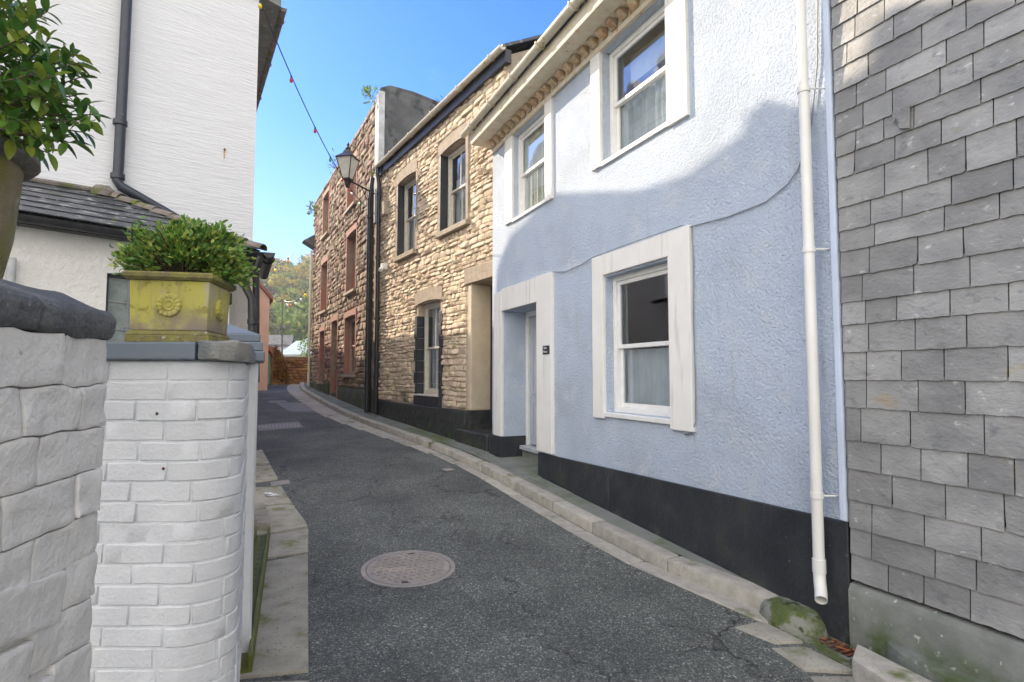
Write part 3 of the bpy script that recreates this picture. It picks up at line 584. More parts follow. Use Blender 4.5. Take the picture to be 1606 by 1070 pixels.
# ------------------------------------------------------------------ slate-hung house (near right)
sh = thing('slate_house', 'slate-hung house wall with a concrete base filling the right edge', 'house', BL.pt(0, -.02, 0))
mb = MB(); mb.box(BL, -8, -.006, -6, -.035, -.4, 7.0); mb.build('wall', 'slateback', sh)
shellroof(sh, BL, -8.1, -.01, .25, 7.0, 6.1, R(35))
rows = [3.77, 3.63, 3.49, 3.34, 3.20, 3.05, 2.92, 2.78, 2.59, 2.44, 2.31, 2.15, 1.99, 1.85, 1.68, 1.51, 1.34, 1.14, .965, .78, .61, .455, .30]
zb = list(reversed(rows)); 
while zb[-1] < 6.9: zb.append(zb[-1] + random.uniform(.13, .155))
cand = []
for ri in range(len(zb) - 1):
    z0, z1 = zb[ri], zb[ri + 1]; u = -.012; first = True
    while u > -3.2:
        wd = random.choice([random.uniform(.17, .27), random.uniform(.22, .36)]) * (.9 if z0 > 2.7 else 1.05)
        if first: wd *= random.uniform(.45, 1)
        first = False
        cand.append((u - wd, u, z0, z1)); u -= wd
stuff = MB(); cnt = 0
def slate(mb, u0, u1, z0, z1, tail=.02):
    j = lambda s: random.uniform(-s, s); g = .0032
    top_o = .004; bot_o = .014 + random.uniform(0, .004); th = .0065
    n = 9; zo = z1 + tail
    # ragged bottom edge
    bot = []; tl = j(.003)
    for k in range(n + 1):
        uu = u0 + g + (u1 - u0 - 2 * g) * k / n; zz = z0 + j(.0028) + tl * (k / n - .5)
        bot.append((uu, zz))
    c1 = random.random(); 
    if c1 < .12: bot[0] = (bot[0][0] + random.uniform(.001, .005), bot[0][1] + .006)
    if c1 > .88: bot[-1] = (bot[-1][0] - random.uniform(.001, .005), bot[-1][1] + .006)
    sl = (bot_o - top_o) / (zo - z0)
    def P(uu, zz, front): o = top_o + (zo - zz) * sl + (th if front else 0); return BL.pt(uu, o, zz)
    e = j(.001)
    ring = bot + [(u1 - g, (z0 * .4 + z1 * .6) + j(.01)), (u1 - g + e * .5, zo), (u0 + g + e, zo), (u0 + g, (z0 * .5 + z1 * .5) + j(.01))]
    mb.prism([P(a, b, False) for a, b in ring], [P(a, b, True) for a, b in ring])
for (u0, u1, z0, z1) in cand:
    vis = u0 > -1.05 and z0 < 4.0
    if vis and cnt < 298: mb = MB(); slate(mb, u0, u1, z0, z1); mb.build('slate', 'slate', sh); cnt += 1
    else: slate(stuff, u0, u1, z0, z1)
tag(stuff.build('distant_slates', 'slate', sh), kind='stuff')
# the broken slipped slate
mb = MB(); u, z = BL.pix(1418, 190); mb.fprism(BL, [(u - .05, z - .07), (u - .055, z + .07), (u + .04, z + .06), (u + .035, z - .01), (u + .02, z + .02), (u + .005, z - .05), (u - .02, z - .06)], .032, .042); mb.build('broken_slate', 'slate', sh, bevel=.002)
mb = MB(); pr = [(-.035, -.5), (.05, -.5), (.05, .24), (.03, .275), (-.035, .285)]; mb.uprism(BL, pr, -8, -.012); mb.build('plinth', 'concrete', sh, cuts=3, jit=.006, smooth='a')
u, z = BL.pix(1606, 383); mb = MB(); mb.tube([BL.pt(u - .05, -.02, z), BL.pt(u - .05, .09, z)], .014, 12); mb.build('overflow_pipe', 'creamgutter', sh)

# ------------------------------------------------------------------ blue house
bh = thing('blue_house', 'pale blue roughcast terraced house with black base and cream window surrounds', 'house', BL.pt(0, 0, 0))
U1 = 5.86; ZS = 5.24
holes = [(1.62, 2.65, 1.15, 2.58, .16), (1.60, 2.67, 3.84, 5.07, .14), (4.0, 5.03, 3.82, 5.07, .14), (4.22, 5.41, -.2, 2.50, .42)]
mb = MB(); wallgrid(mb, BL, .0, U1, -.3, 5.6, holes); mb.quad(BL.pt(U1, 0, -.3), BL.pt(U1, -.4, -.3), BL.pt(U1, -.4, 5.6), BL.pt(U1, 0, 5.6)); mb.quad(BL.pt(0, 0, -.3), BL.pt(0, -.4, -.3), BL.pt(0, -.4, 5.6), BL.pt(0, 0, 5.6))
mb.build('wall', 'blue', bh, recalc=False)
outershell(bh, BL, .0, U1, 6, -.3, 5.6, 'blue')
shellroof(bh, BL, -.02, U1 + .02, .34, 5.47, 6, R(33))
mb = MB(); mb.uprism(BL, [(.0, .63), (.006, 5.1), (.03, 5.1), (.03, .64)], .0, .042); mb.build('corner_strip', 'smoothblue', bh, bevel=.008, segs=2)
# plinth with its chamfered top
def PT(t): return .635 - .024 * t
def plinth(u0, u1, o1=.035):
    mb = MB(); mb.hexa([BL.pt(u, o, z) for (u, o, z) in ((u0, -.05, -.4), (u1, -.05, -.4), (u1, o1, -.4), (u0, o1, -.4), (u0, -.05, PT(u0)), (u1, -.05, PT(u1)), (u1, o1 - .012, PT(u1)), (u0, o1 - .012, PT(u0)))]); return mb
plinth(-.002, 4.225).build('plinth', 'blackpaint', bh, bevel=.006)
mb = MB(); mb.box(BL, 5.40, U1 + .01, -.42, .05, -.2, .62); mb.build('plinth', 'blackpaint', bh, bevel=.006)
# surrounds
def strip(name, u0, u1, z0, z1, o1=.03, o0=-.02, m='trim'): mb = MB(); mb.box(BL, u0, u1, o0, o1, z0, z1); return mb.build(name, m, bh, bevel=.008, segs=2)
strip('window_surround', 1.33, 1.61, 1.06, 2.82, .035); strip('window_surround', 2.66, 2.87, 1.08, 2.82, .035); strip('window_surround', 1.612, 2.658, 2.60, 2.82, .033)
strip('window_surround', 1.32, 1.59, 3.78, ZS - .1, .035); strip('window_surround', 2.68, 2.87, 3.80, ZS - .1, .035)
strip('window_surround', 3.80, 3.99, 3.77, ZS - .1, .035); strip('window_surround', 5.04, 5.30, 3.79, ZS - .1, .035)
strip('door_surround', 3.81, 4.22, .56, 2.83, .045); strip('door_surround', 5.41, 5.70, .62, 2.80, .045); strip('door_lintel', 4.222, 5.408, 2.50, 2.83, .043)
sash(bh, BL, 1.62, 2.65, 1.15, 2.585, .09, mid=.47, curtain=(1.2, 1.80, 'curtain', .14), back='room', roomd=2.2)
sash(bh, BL, 1.60, 2.67, 3.84, 5.07, .09, mid=.5, curtain=(3.88, 4.5, 'curtain', .12), back='room', roomd=1.6)  # pale curtain added in place of bright cloud reflected in these panes
sash(bh, BL, 4.0, 5.03, 3.82, 5.07, .07, mid=.5, curtain=(3.85, 5.0, 'blind', .09), back='room', roomd=1.6)
mb = MB(); mb.box(BL, 1.7, 2.57, -.32, -.30, 4.72, 5.02); mb.build('roller_blind', 'blind', bh)
mb = MB(); mb.box(BL, 1.62, 1.86, -1.0, -.9, 1.2, 2.16); mb.build('wardrobe', 'dark', bh)
mb = MB()
for zc in (ZS - .1,): mb.uprism(BL, [(0, 5.08), (.04, 5.08), (.05, 5.12), (.035, 5.15), (.035, ZS), (0, ZS)], .05, U1)
mb.build('cornice', 'soffit', bh)
mb = MB(); mb.uprism(BL, [(0, ZS), (.33, ZS), (.335, ZS + .015), (.335, 5.42), (.31, 5.42), (.31, ZS + .03), (0, ZS + .03)], -.0, U1 + .12); mb.build('soffit', 'soffit', bh)
k = 0; u = .3
while u < U1 - .05:
    mb = MB(); mb.uprism(BL, [(.036, ZS - .002), (.13, ZS - .002), (.135, ZS - .03), (.10, ZS - .055), (.06, ZS - .085), (.036, ZS - .09)], u, u + .10); mb.build('dentil', 'dentil', bh, bevel=.006); u += .184
def gutter(par, fr, u0, u1, o, z, r=.058, m='creamgutter', step=.9, below=True, brk='bracket'):
    mb = MB(); n = 8; vs = []
    for u in (u0, u1):
        for rr in (r, r - .006):
            vs += [fr.pt(u, o + rr * math.cos(math.pi + math.pi * k / n), z + rr * math.sin(math.pi + math.pi * k / n)) for k in range(n + 1)]
    m1 = n + 1; fs = []
    for k in range(n): fs += [(k, k + 1, 2 * m1 + k + 1, 2 * m1 + k), (m1 + k, m1 + k + 1, 3 * m1 + k + 1, 3 * m1 + k)]; fs += [(k, k + 1, m1 + k + 1, m1 + k), (2 * m1 + k, 2 * m1 + k + 1, 3 * m1 + k + 1, 3 * m1 + k)]
    fs += [(0, m1, 3 * m1, 2 * m1), (n, m1 + n, 3 * m1 + n, 2 * m1 + n)]
    mb.add(vs, fs)
    for u in (u0, u1): mb.add([fr.pt(u, o + r * math.cos(math.pi + math.pi * k / n), z + r * math.sin(math.pi + math.pi * k / n)) for k in range(n + 1)], [tuple(range(n + 1))])
    g = mb.build('gutter', m, par, smooth='a')
    u = u0 + .35
    while u < u1:
        mb = MB(); nn = 10; a = [fr.pt(u, o + (r + .006) * math.cos(math.pi * .95 + 1.1 * math.pi * k / nn), z + (r + .006) * math.sin(math.pi * .95 + 1.1 * math.pi * k / nn)) for k in range(nn + 1)]
        mb.tube(a, .011, 6); mb.build(brk, m, g, smooth=True); u += step
    return g
gutter(bh, BL, -.1, U1 + .28, .405, 5.46, step=.78)
# downpipe
wp = MB(); zt = 5.1
uu = .14; oo = .10
wp.tube([BL.pt(uu, oo, z) for z in (3.44, .36)], .034, 16); 
pb = wp.build('downpipe', 'whitepipe', bh, smooth='a')
wp = MB(); wp.tube([BL.pt(uu, oo, z) for z in (5.35, 3.40)], .030, 16); wp.tube([BL.pt(uu, .4, 5.42), BL.pt(uu, .38, 5.30), BL.pt(uu, .14, 5.1), BL.pt(uu, oo, 4.98)], .030, 16); wp.build('pipe_length', 'whitepipe', pb, smooth='a')
wp = MB(); wp.tube([BL.pt(uu, oo, z) for z in (.385, .30)], .040, 16); wp.tube([BL.pt(uu, oo, .31), BL.pt(uu - .005, oo + .005, .25), BL.pt(uu - .03, oo + .03, .20), BL.pt(uu - .065, oo + .075, .165)], .036, 16, cap=False); wp.build('pipe_shoe', 'whitepipe', pb, smooth='a')
e_ = BL.pt(uu - .065, oo + .075, .165); dr = (BL.pt(uu - .065, oo + .075, .165) - BL.pt(uu - .03, oo + .03, .20)).normalized()
for z in (3.42, 2.35, .78):
    wp = MB(); wp.tube([BL.pt(uu, oo, z + .018), BL.pt(uu, oo, z - .018)], .040, 16); wp.tube([BL.pt(uu - .03, oo - .01, z), BL.pt(uu - .06, .03, z), BL.pt(uu - .07, .0, z)], .006, 6); wp.build('pipe_clip', 'whitepipe', pb, smooth='a')
# cable across the wall and up the corner
cab = [BL.pix(x, y, .012) for x, y in ((1010, 380), (1085, 355), (1140, 341), (1200, 318), (1235, 290), (1252, 266))] 
mb = MB(); mb.tube([BL.pt(a, .014, b) for a, b in cab] + [BL.pt(*[(.16), .014], 3.2), BL.pt(.10, .014, 3.6), BL.pt(.075, .014, 4.2), BL.pt(.07, .014, 5.1)], .005, 6); mb.build('cable', 'lead', bh, smooth=True)
mb = MB(); mb.tube([BL.pt(1.315, .014, 2.81), BL.pt(1.30, .014, 2.5), BL.pt(1.315, .014, 2.0), BL.pt(1.305, .014, 1.5), BL.pt(1.31, .014, 1.15), BL.pt(1.36, .02, 1.045), BL.pt(1.45, .014, 1.03)], .005, 6); mb.build('cable', 'lead', bh, smooth=True)
mb = MB(); mb.tube([BL.pt(1.4, .04, 2.83), BL.pt(2.1, .04, 2.835), BL.pt(2.86, .03, 2.83), BL.pt(3.1, .014, 2.80), BL.pt(3.5, .014, 2.78), BL.pt(3.8, .02, 2.83)], .0045, 6); mb.build('cable', 'lead', bh, smooth=True)
# door
D0 = -.40
dm = MB(); dm.box(BL, 4.30, 5.33, D0 - .045, D0, .50, 2.42); dr_ = dm.build('door', 'greydoor', bh, bevel=.004)
for (a, b, c_, d_) in ((4.22, 4.30, .48, 2.50), (5.33, 5.408, .48, 2.50)): mb = MB(); mb.box(BL, a, b, D0 - .06, D0 + .035, c_, d_); mb.build('door_frame', 'upvc', bh, bevel=.004)
mb = MB(); mb.box(BL, 4.30, 5.33, D0 - .06, D0 + .035, 2.42, 2.50); mb.build('door_frame', 'upvc', bh, bevel=.004)
for (a, b, c_, d_) in ((4.42, 5.21, .62, 1.14), (4.42, 5.21, 1.22, 1.28), ): 
    mb = MB(); mb.box(BL, a, b, D0, D0 + .012, c_, c_ + .02); mb.box(BL, a, b, D0, D0 + .012, d_ - .02, d_); mb.box(BL, a, a + .02, D0, D0 + .011, c_ + .02, d_ - .02); mb.box(BL, b - .02, b, D0, D0 + .011, c_ + .02, d_ - .02); mb.build('door_panel', 'greydoor', dr_)
mb = MB(); mb.box(BL, 5.19, 5.21, D0, D0 + .012, 1.3, 2.3); mb.box(BL, 4.42, 4.44, D0, D0 + .012, 1.3, 2.3); mb.box(BL, 4.44, 5.19, D0, D0 + .012, 2.28, 2.3); mb.build('door_panel', 'greydoor', dr_)
mb = MB(); mb.box(BL, 4.62, 5.01, D0, D0 + .014, 1.66, 2.14); mb.build('door_light_frame', 'greydoor', dr_, bevel=.004)
mb = MB(); mb.box(BL, 4.66, 4.97, D0 + .0141, D0 + .017, 1.70, 2.10); mb.build('pane', 'dark', dr_)
mb = MB(); mb.box(BL, 4.66, 4.95, D0, D0 + .015, 1.17, 1.28); mb.build('letter_box', 'iron', dr_, bevel=.004)
mb = MB(); mb.tube([BL.pt(4.82, D0 + .0, 1.56), BL.pt(4.82, D0 + .04, 1.57), BL.pt(4.82, D0 + .045, 1.50), BL.pt(4.82, D0 + .035, 1.45)], [.02, .025, .03, .02], 10); mb.build('knocker', 'iron', dr_, smooth=True)
mb = MB(); mb.box(BL, 4.222, 5.408, D0 - .1, D0 + .14, .42, .478); mb.build('door_sill', 'greydoor', bh, bevel=.006)
mb = MB(); mb.box(BL, 4.222, 5.39, D0 - .1, D0 + .10, .1, .419); mb.build('threshold', 'concrete', bh)
mb = MB(); mb.box(BL, 4.1, 5.5, D0 - .8, D0 - .78, .2, 2.7); mb.build('hall_wall', 'dark', bh)
# name plate
pu, pz = BL.pix(857, 549, .045); mb = MB(); mb.box(BL, pu - .085, pu + .085, .0455, .056, pz - .055, pz + .055); pl = mb.build('name_plate', 'plate', bh, bevel=.002)
def text(body, size, fr, u, o, z, par, m):
    cu = bpy.data.curves.new('lettering', 'FONT'); cu.body = body; cu.size = size; cu.align_x = 'CENTER'; cu.align_y = 'CENTER'; cu.extrude = .0008
    tmp = bpy.data.objects.new('tmp', cu); me = bpy.data.meshes.new_from_object(tmp); bpy.data.objects.remove(tmp)
    off = wloc(par); 
    for v in me.vertices:
        q = fr.pt(u - v.co.x, o + v.co.z, z + v.co.y) - off; v.co = q
    me.materials.append(M[m]); ob = bpy.data.objects.new('lettering', me); col.objects.link(ob); ob.parent = par
text('Your', .042, BL, pu + .012, .0572, pz + .024, pl, 'lettering'); text('House', .042, BL, pu + .012, .0572, pz - .022, pl, 'lettering')

# ------------------------------------------------------------------ rubble stones
def rubble(par, fr, u0, u1, z0, z1, holes, wr, hr, m, proud=(.015, .04), nmax=290, fill=1.0):
    items = []; z = z0; ri = 0
    while z < z1:
        h = random.uniform(*hr); zt_ = min(z + h, z1); iv = [(u0, u1)]
        for hl in holes:
            if hl[2] < zt_ - .02 and hl[3] > z + .02:
                nv = []
                for a, b in iv:
                    if hl[1] <= a or hl[0] >= b: nv.append((a, b)); continue
                    if hl[0] > a: nv.append((a, hl[0]))
                    if hl[1] < b: nv.append((hl[1], b))
                iv = nv
        for a, b in iv:
            if b - a < .04: continue
            u = a
            while u < b - .02:
                wd = random.uniform(*wr) * (1.5 if random.random() < .15 else 1); e = u + wd
                if b - e < wr[0] * .6: e = b
                items.append((u, e, z, zt_)); u = e
        z = zt_
    def size(it): p = fr.pt((it[0] + it[1]) / 2, 0, (it[2] + it[3]) / 2); return (it[1] - it[0]) * (it[3] - it[2]) / max(p.length, .1) ** 2 * (0 if abs(p.z - H_) > p.y * .7 else 1)
    items.sort(key=size, reverse=True); st_ = MB()
    def stone(mb, it):
        a, b, c, d = it; cu, cz = (a + b) / 2, (c + d) / 2; hu, hz = (b - a) / 2 * fill, (d - c) / 2 * fill; pr = random.uniform(*proud); n = 9
        wv = lambda uu: .035 * noise.noise(Vector((uu * 1.6, c * 3, 0)))
        ring = []; ph = random.uniform(0, 1)
        for k in range(n):
            an = 2 * math.pi * (k + ph) / n; ca, sa = math.cos(an), math.sin(an); q = .5
            x = cu + hu * math.copysign(abs(ca) ** q, ca) * random.uniform(.88, 1.04); zz = cz + hz * math.copysign(abs(sa) ** q, sa) * random.uniform(.86, 1.06)
            ring.append((x, zz))
        V = [fr.pt(x, -.012, zz + wv(x)) for x, zz in ring]; tx_, tz_ = random.uniform(-.35, .35), random.uniform(-.35, .35)
        for s_, hgt in ((.93, .65), (.66, 1.0)):
            V += [fr.pt(cu + (x - cu) * s_ + random.uniform(-.004, .004), pr * hgt * (1 + tx_ * (x - cu) / hu + tz_ * (zz - cz) / hz), cz + (zz - cz) * s_ + wv(x)) for x, zz in ring]
        V.append(fr.pt(cu, pr * 1.08, cz + wv(cu)))
        Fs = [(r * n + k, r * n + (k + 1) % n, (r + 1) * n + (k + 1) % n, (r + 1) * n + k) for r in (0, 1) for k in range(n)] + [(2 * n + k, 2 * n + (k + 1) % n, 3 * n) for k in range(n)]
        mb.add(V, Fs)
    for i_, it in enumerate(items):
        if i_ < nmax: mb = MB(); stone(mb, it); mb.build('stone', m, par, recalc=False)
        else: stone(st_, it)
    if st_.v: tag(st_.build('small_stones', m, par, recalc=False), kind='stuff')
# ------------------------------------------------------------------ cream stone house
sh2 = thing('stone_house', 'cream painted rubble stone house with black drainpipe and old sash windows', 'house', ST.pt(0, 0, .35))
UE = 5.62; SZ = 6.62
sholes = [(.86, 1.93, 4.27, 5.85, .24), (3.24, 4.24, 4.2, 5.92, .24), (1.93, 3.02, 1.12, 3.0, .24), (-.12, .78, .3, 3.12, .4)]
mb = MB(); wallgrid(mb, ST, -.55, UE, .2, SZ, sholes); mb.build('wall', 'creammortar', sh2, recalc=False)
mb = MB(); mb.prism([ST.pt(-.55, o, z) for o, z in ((-.001, 3), (-.001, SZ), (-3.2, SZ + 1.75), (-6.4, SZ), (-6.4, 3))], [ST.pt(-.4, o, z) for o, z in ((-.001, 3), (-.001, SZ), (-3.2, SZ + 1.75), (-6.4, SZ), (-6.4, 3))]); mb.build('gable_wall', 'dressed', sh2)
mb = MB(); mb.box(ST, UE - .15, UE, -6.4, -.01, .2, SZ); mb.box(ST, -.55, UE, -6.4, -6.25, .2, SZ); mb.build('rear_wall', 'creammortar', sh2)
shellroof(sh2, ST, -.62, UE - .02, .16, SZ + .09, 6.4, R(28.5))
rubble(sh2, ST, -.5, UE, .95, SZ - .02, [(.70, 2.06, 4.2, 6.1), (3.08, 4.40, 4.14, 6.15), (1.80, 3.14, .8, 3.25), (-.6, .86, .2, 3.4)], (.11, .36), (.05, .12), 'cream', (.010, .045), fill=1.02)
mb = MB(); mb.box(ST, .78, UE, -.02, .07, .2, .93); mb.build('plinth', 'blackstone', sh2, bevel=.02, cuts=6, jit=.05, jfreq=4, smooth='a')
def sblock(name, u0, u1, z0, z1, o0, o1, m, bev=.01, jit=.012): mb = MB(); mb.box(ST, u0, u1, o0, o1, z0, z1); return mb.build(name, m, sh2, bevel=bev, jit=jit)
def arch(name, fr, par, u0, u1, z0, z1, rise, o0, o1, m):
    n = 8; lo = [(u0 + (u1 - u0) * k / n, z0 + rise * (1 - (2 * k / n - 1) ** 2)) for k in range(n + 1)]; hi = [(u1 - (u1 - u0) * k / n, z1 + rise * (1 - (1 - 2 * k / n) ** 2)) for k in range(n + 1)]
    mb = MB()
    for k in range(n): mb.fprism(fr, [lo[k], lo[k + 1], hi[n - k - 1], hi[n - k]], o0, o1)
    return mb.build(name, m, par)
arch('lintel', ST, sh2, .72, 2.03, 5.80, 6.02, .06, -.2, .035, 'dressed'); arch('lintel', ST, sh2, 3.10, 4.38, 5.88, 6.10, .06, -.2, .035, 'dressed'); arch('lintel', ST, sh2, 1.80, 3.14, 2.97, 3.22, .06, -.2, .04, 'dressed')
sblock('lintel', -.14, .88, 3.12, 3.40, -.36, .04, 'dressed')
# reveals (far ones are painted black) and jamb dressings
for (a, z0, z1) in ((1.93, 4.27, 5.82), (4.24, 4.2, 5.9)):
    sblock('reveal', a - .004, a + .03, z0, z1, -.25, .03, 'blackpaint', .003, 0); sblock('jamb', a + .031, a + .13, z0 - .02, z1 + .0, -.03, .03, 'dressed')
    sblock('jamb', a - 1.17, a - 1.06, z0 - .02, z1, -.1, .03, 'dressed')
sblock('sill_stone', .72, 2.02, 4.17, 4.27, -.2, .10, 'dressed'); sblock('sill_stone', 3.12, 4.33, 4.10, 4.2, -.2, .10, 'dressed')
# ground floor window: black toothed quoins
for k in range(9):
    z0 = .90 + k * .233
    for s_, a in ((1, 3.02), (-1, 1.93)):
        wd = .15 if k % 2 == (0 if s_ == 1 else 1) else .09; u0, u1 = (a - .006, a + wd) if s_ == 1 else (a - wd, a + .006)
        if k == 8: continue
        sblock('quoin', u0, u1, z0 + .003, z0 + .23, -.24, .034, 'blackpaint', .006, .006)
sblock('sill_stone', 1.86, 3.10, .93, 1.12, -.2, .07, 'blackpaint'); sblock('sill_board', 1.95, 3.0, 1.121, 1.15, -.2, .10, 'oldframe', .004, 0)
for (a, b, c_, d_) in ((.90, 1.90, 4.28, 5.83), (3.28, 4.21, 4.21, 5.9), (1.96, 2.99, 1.15, 3.0)):
    sash(sh2, ST, a, b, c_, d_, .12, 'oldframe', fw=.07, bars=1, sill=False, curtain=(c_ + .08, d_ - (.08 if c_ < 2 else .5), 'curtain', .16), roomd=.8)
# doorway beside the blue house
sblock('door_reveal', .66, .78, .93, 3.118, -.38, .01, 'creamsmooth', .01, .01); sblock('door_jamb', .60, .78, .4, 3.118, -.50, -.382, 'blackpaint', .004, 0)
sblock('door', -.12, .60, .45, 3.1, -.47, -.43, 'blackpaint', .004, 0); sblock('door_reveal', .62, .80, .3, .929, -.38, .05, 'blackstone')
sblock('doorstep', -.10, 1.05, .25, .60, -.42, .12, 'blackstone', .02, .012)
fa = MB(); fa.box(ST, -.6, UE - .1, -.02, .09, SZ - .16, SZ + .05); fa.build('fascia', 'iron', sh2)
gutter(sh2, ST, -.62, UE - .05, .155, SZ + .06, .062, step=1.15)
def pipe(par, pts, r, m, name='downpipe', clips=(), n=12, clipr=1.35):
    mb = MB(); mb.tube(pts, r, n); p = mb.build(name, m, par, smooth='a')
    for c_ in clips: mb = MB(); mb.tube([c_ + Vector((0, 0, .03)), c_ - Vector((0, 0, .03))], r * clipr, n); mb.build('pipe_collar', m, p, smooth='a')
    return p
pu = UE - .32
pipe(sh2, [ST.pt(pu, .16, SZ), ST.pt(pu, .16, SZ - .15), ST.pt(pu, .12, SZ - .4), ST.pt(pu, .12, .62)], .05, 'iron', clips=[ST.pt(pu, .12, z) for z in (6.0, 4.4, 2.9, 1.5)])
sblock('corner_render', UE - .22, UE - .02, .6, SZ - .2, -.02, .02, 'darkplinth')
mb = MB(); mb.box(ST, 4.86, 5.06, .0, .13, 5.35, 5.72); mb.build('corbel_stone', 'dressed', sh2, bevel=.03, cuts=2, jit=.03)
mb = MB(); q = ST.pix(602, 418, .1); mb.box(ST, q[0] - .06, q[0] + .06, .03, .16, q[1] - .07, q[1] + .07); mb.tube([ST.pt(q[0], .1, q[1]), ST.pt(q[0] - .1, .22, q[1] - .12)], .05, 10); mb.build('flood_lamp', 'upvc', sh2, bevel=.004)
# ------------------------------------------------------------------ red rubble house
rh = thing('red_house', 'tall red-brown rubble stone house with a grey rendered gable and sagging parapet', 'house', RE.pt(0, 0, .6))
RL = 9.95; RZ = 8.5
rholes = [(2.05, 3.48, 1.55, 3.24, .2), (2.12, 3.36, 4.0, 5.72, .25), (2.25, 3.45, 6.55, 7.9, .25), (6.62, 7.85, 3.85, 5.62, .25), (6.55, 7.75, 6.65, 8.15, .25), (4.62, 5.6, .7, 3.3, .25), (6.95, 7.9, 1.3, 3.12, .2)]
mb = MB(); wallgrid(mb, RE, 0, RL, .3, RZ, rholes); mb.build('wall', 'redmortar', rh, recalc=False)
mb = MB(); mb.box(RE, RL - .15, RL, -6, -.01, .3, RZ - .3); mb.box(RE, 0, RL, -6, -5.85, .3, RZ); mb.build('rear_wall', 'redmortar', rh)
mb = MB(); pf = [(.0, .3), (.0, 8.86), (-.25, 9.0), (-.9, 8.98), (-2.4, 8.72), (-4.5, 8.3), (-6, 8.1), (-6, .3)]; mb.prism([RE.pt(-.14, o, z) for o, z in pf], [RE.pt(.16, o, z) for o, z in pf]); mb.build('gable_wall', 'greyrender', rh, bevel=.03, jit=.05, jfreq=2)
mb = MB(); mb.box(RE, -.16, .22, -.12, .03, 5.4, 8.75); mb.build('corner_strip', 'whiterender', rh, bevel=.01, jit=.015)
mb = MB(); mb.quad(RE.pt(0, -.3, RZ - .3), RE.pt(RL, -.3, RZ - .3), RE.pt(RL, -5.9, RZ - .1), RE.pt(0, -5.9, RZ - .1)); mb.build('roof', 'roofslate', rh)
ph = [(h[0] - .1, h[1] + .1, h[2] - .08, h[3] + .2) for h in rholes]
rubble(rh, RE, .24, RL, 1.2, RZ, ph, (.14, .38), (.10, .22), 'redstone', (.02, .06))
for k in range(24):
    u = .2 + k * (RL - .2) / 24; zz = RZ + .1 + .04 * random.random() - k * .003; mb = MB(); mb.box(RE, u + .004, u + .40, -.35, .05, RZ - .02, zz); mb.build('parapet_stone', 'redstone', rh, bevel=.02, jit=.02)
for i_, h in enumerate(rholes):
    a, b, c_, d_ = h[:4]; hgt = .16
    arch('lintel', RE, rh, a - .08, b + .08, d_, d_ + .17, .03, -.2, .05, 'redsmooth')
    mb = MB(); mb.box(RE, b, b + .10, -.2, .045, c_, d_); mb.build('jamb', 'redsmooth', rh, bevel=.01, jit=.01)
    mb = MB(); mb.box(RE, a - .10, a, -.2, .045, c_, d_); mb.build('jamb', 'redsmooth', rh, bevel=.01, jit=.01)
    if i_ != 5: mb = MB(); mb.box(RE, a - .08, b + .08, -.2, .12, c_ - .09, c_); mb.build('sill_stone', 'dressed', rh, bevel=.01, jit=.01)
sash(rh, RE, 2.08, 3.45, 1.56, 3.22, .10, 'brownframe', bars=1, sill=False, curtain=(1.6, 3.1, 'curtain', .14), roomd=.8)
sash(rh, RE, 2.15, 3.33, 4.02, 5.7, .18, 'brownframe', bars=1, sill=False, roomd=.8)
sash(rh, RE, 2.28, 3.42, 6.57, 7.88, .14, 'brownframe', bars=1, sill=False, roomd=.8)
sash(rh, RE, 6.65, 7.82, 3.87, 5.6, .16, 'oldframe', bars=1, sill=False, roomd=.8)
sash(rh, RE, 6.58, 7.72, 6.67, 8.13, .16, 'brownframe', bars=1, sill=False, roomd=.8)
sash(rh, RE, 6.98, 7.87, 1.32, 3.1, .16, 'slatedoor', bars=1, sill=False, roomd=.8)
mb = MB(); mb.box(RE, 4.64, 5.58, -.2, -.14, .8, 2.75); d_ = mb.build('door', 'slatedoor', rh, bevel=.006)
mb = MB(); mb.box(RE, 4.74, 5.48, -.139, -.125, 1.9, 2.6); mb.build('door_panel', 'slatedoor', d_, bevel=.004); mb = MB(); mb.box(RE, 4.66, 5.56, -.18, -.15, 2.8, 3.26); mb.build('fanlight', 'glass', rh); mb = MB(); mb.box(RE, 4.64, 5.58, -.19, -.10, 2.75, 2.80); mb.build('transom', 'upvc', rh)
mb = MB(); mb.box(RE, 4.5, 5.7, -.3, .02, .5, .95); mb.build('doorstep', 'darkplinth', rh, bevel=.02)
mb = MB(); mb.box(RE, .0, 4.35, -.02, .06, .3, 1.17); mb.build('plinth', 'darkplinth', rh, bevel=.03, cuts=5, jit=.04, jfreq=4, smooth='a')
mb = MB(); mb.box(RE, 5.85, RL, -.02, .06, .5, 1.3); mb.build('plinth', 'darkplinth', rh, bevel=.03, cuts=5, jit=.04, jfreq=4, smooth='a')
pipe(rh, [RE.pt(.12, .1, 6.3), RE.pt(.12, .1, .62)], .045, 'iron', clips=[RE.pt(.12, .1, z) for z in (5.2, 3.8, 2.4, 1.2)])
pipe(rh, [RE.pt(-.06, .14, 6.5), RE.pt(-.02, .2, 5.9), RE.pt(-.05, .2, .62)], .055, 'iron', clips=[RE.pt(-.05, .2, z) for z in (5.5, 3.2)])
pipe(rh, [RE.pt(RL - .1, .12, 6.6), RE.pt(RL - .1, .12, 1.1)], .05, 'creamgutter', clips=[RE.pt(RL - .1, .12, z) for z in (5, 4, 3)])
mb = MB(); mb.prism([RE.pt(RL - .3, .0, 7.25), RE.pt(RL - .3, .45, 6.95), RE.pt(RL - .3, .0, 6.7)], [RE.pt(RL + .3, .0, 7.25), RE.pt(RL + .3, .45, 6.95), RE.pt(RL + .3, .0, 6.7)]); mb.build('eaves_box', 'greyrender', rh)
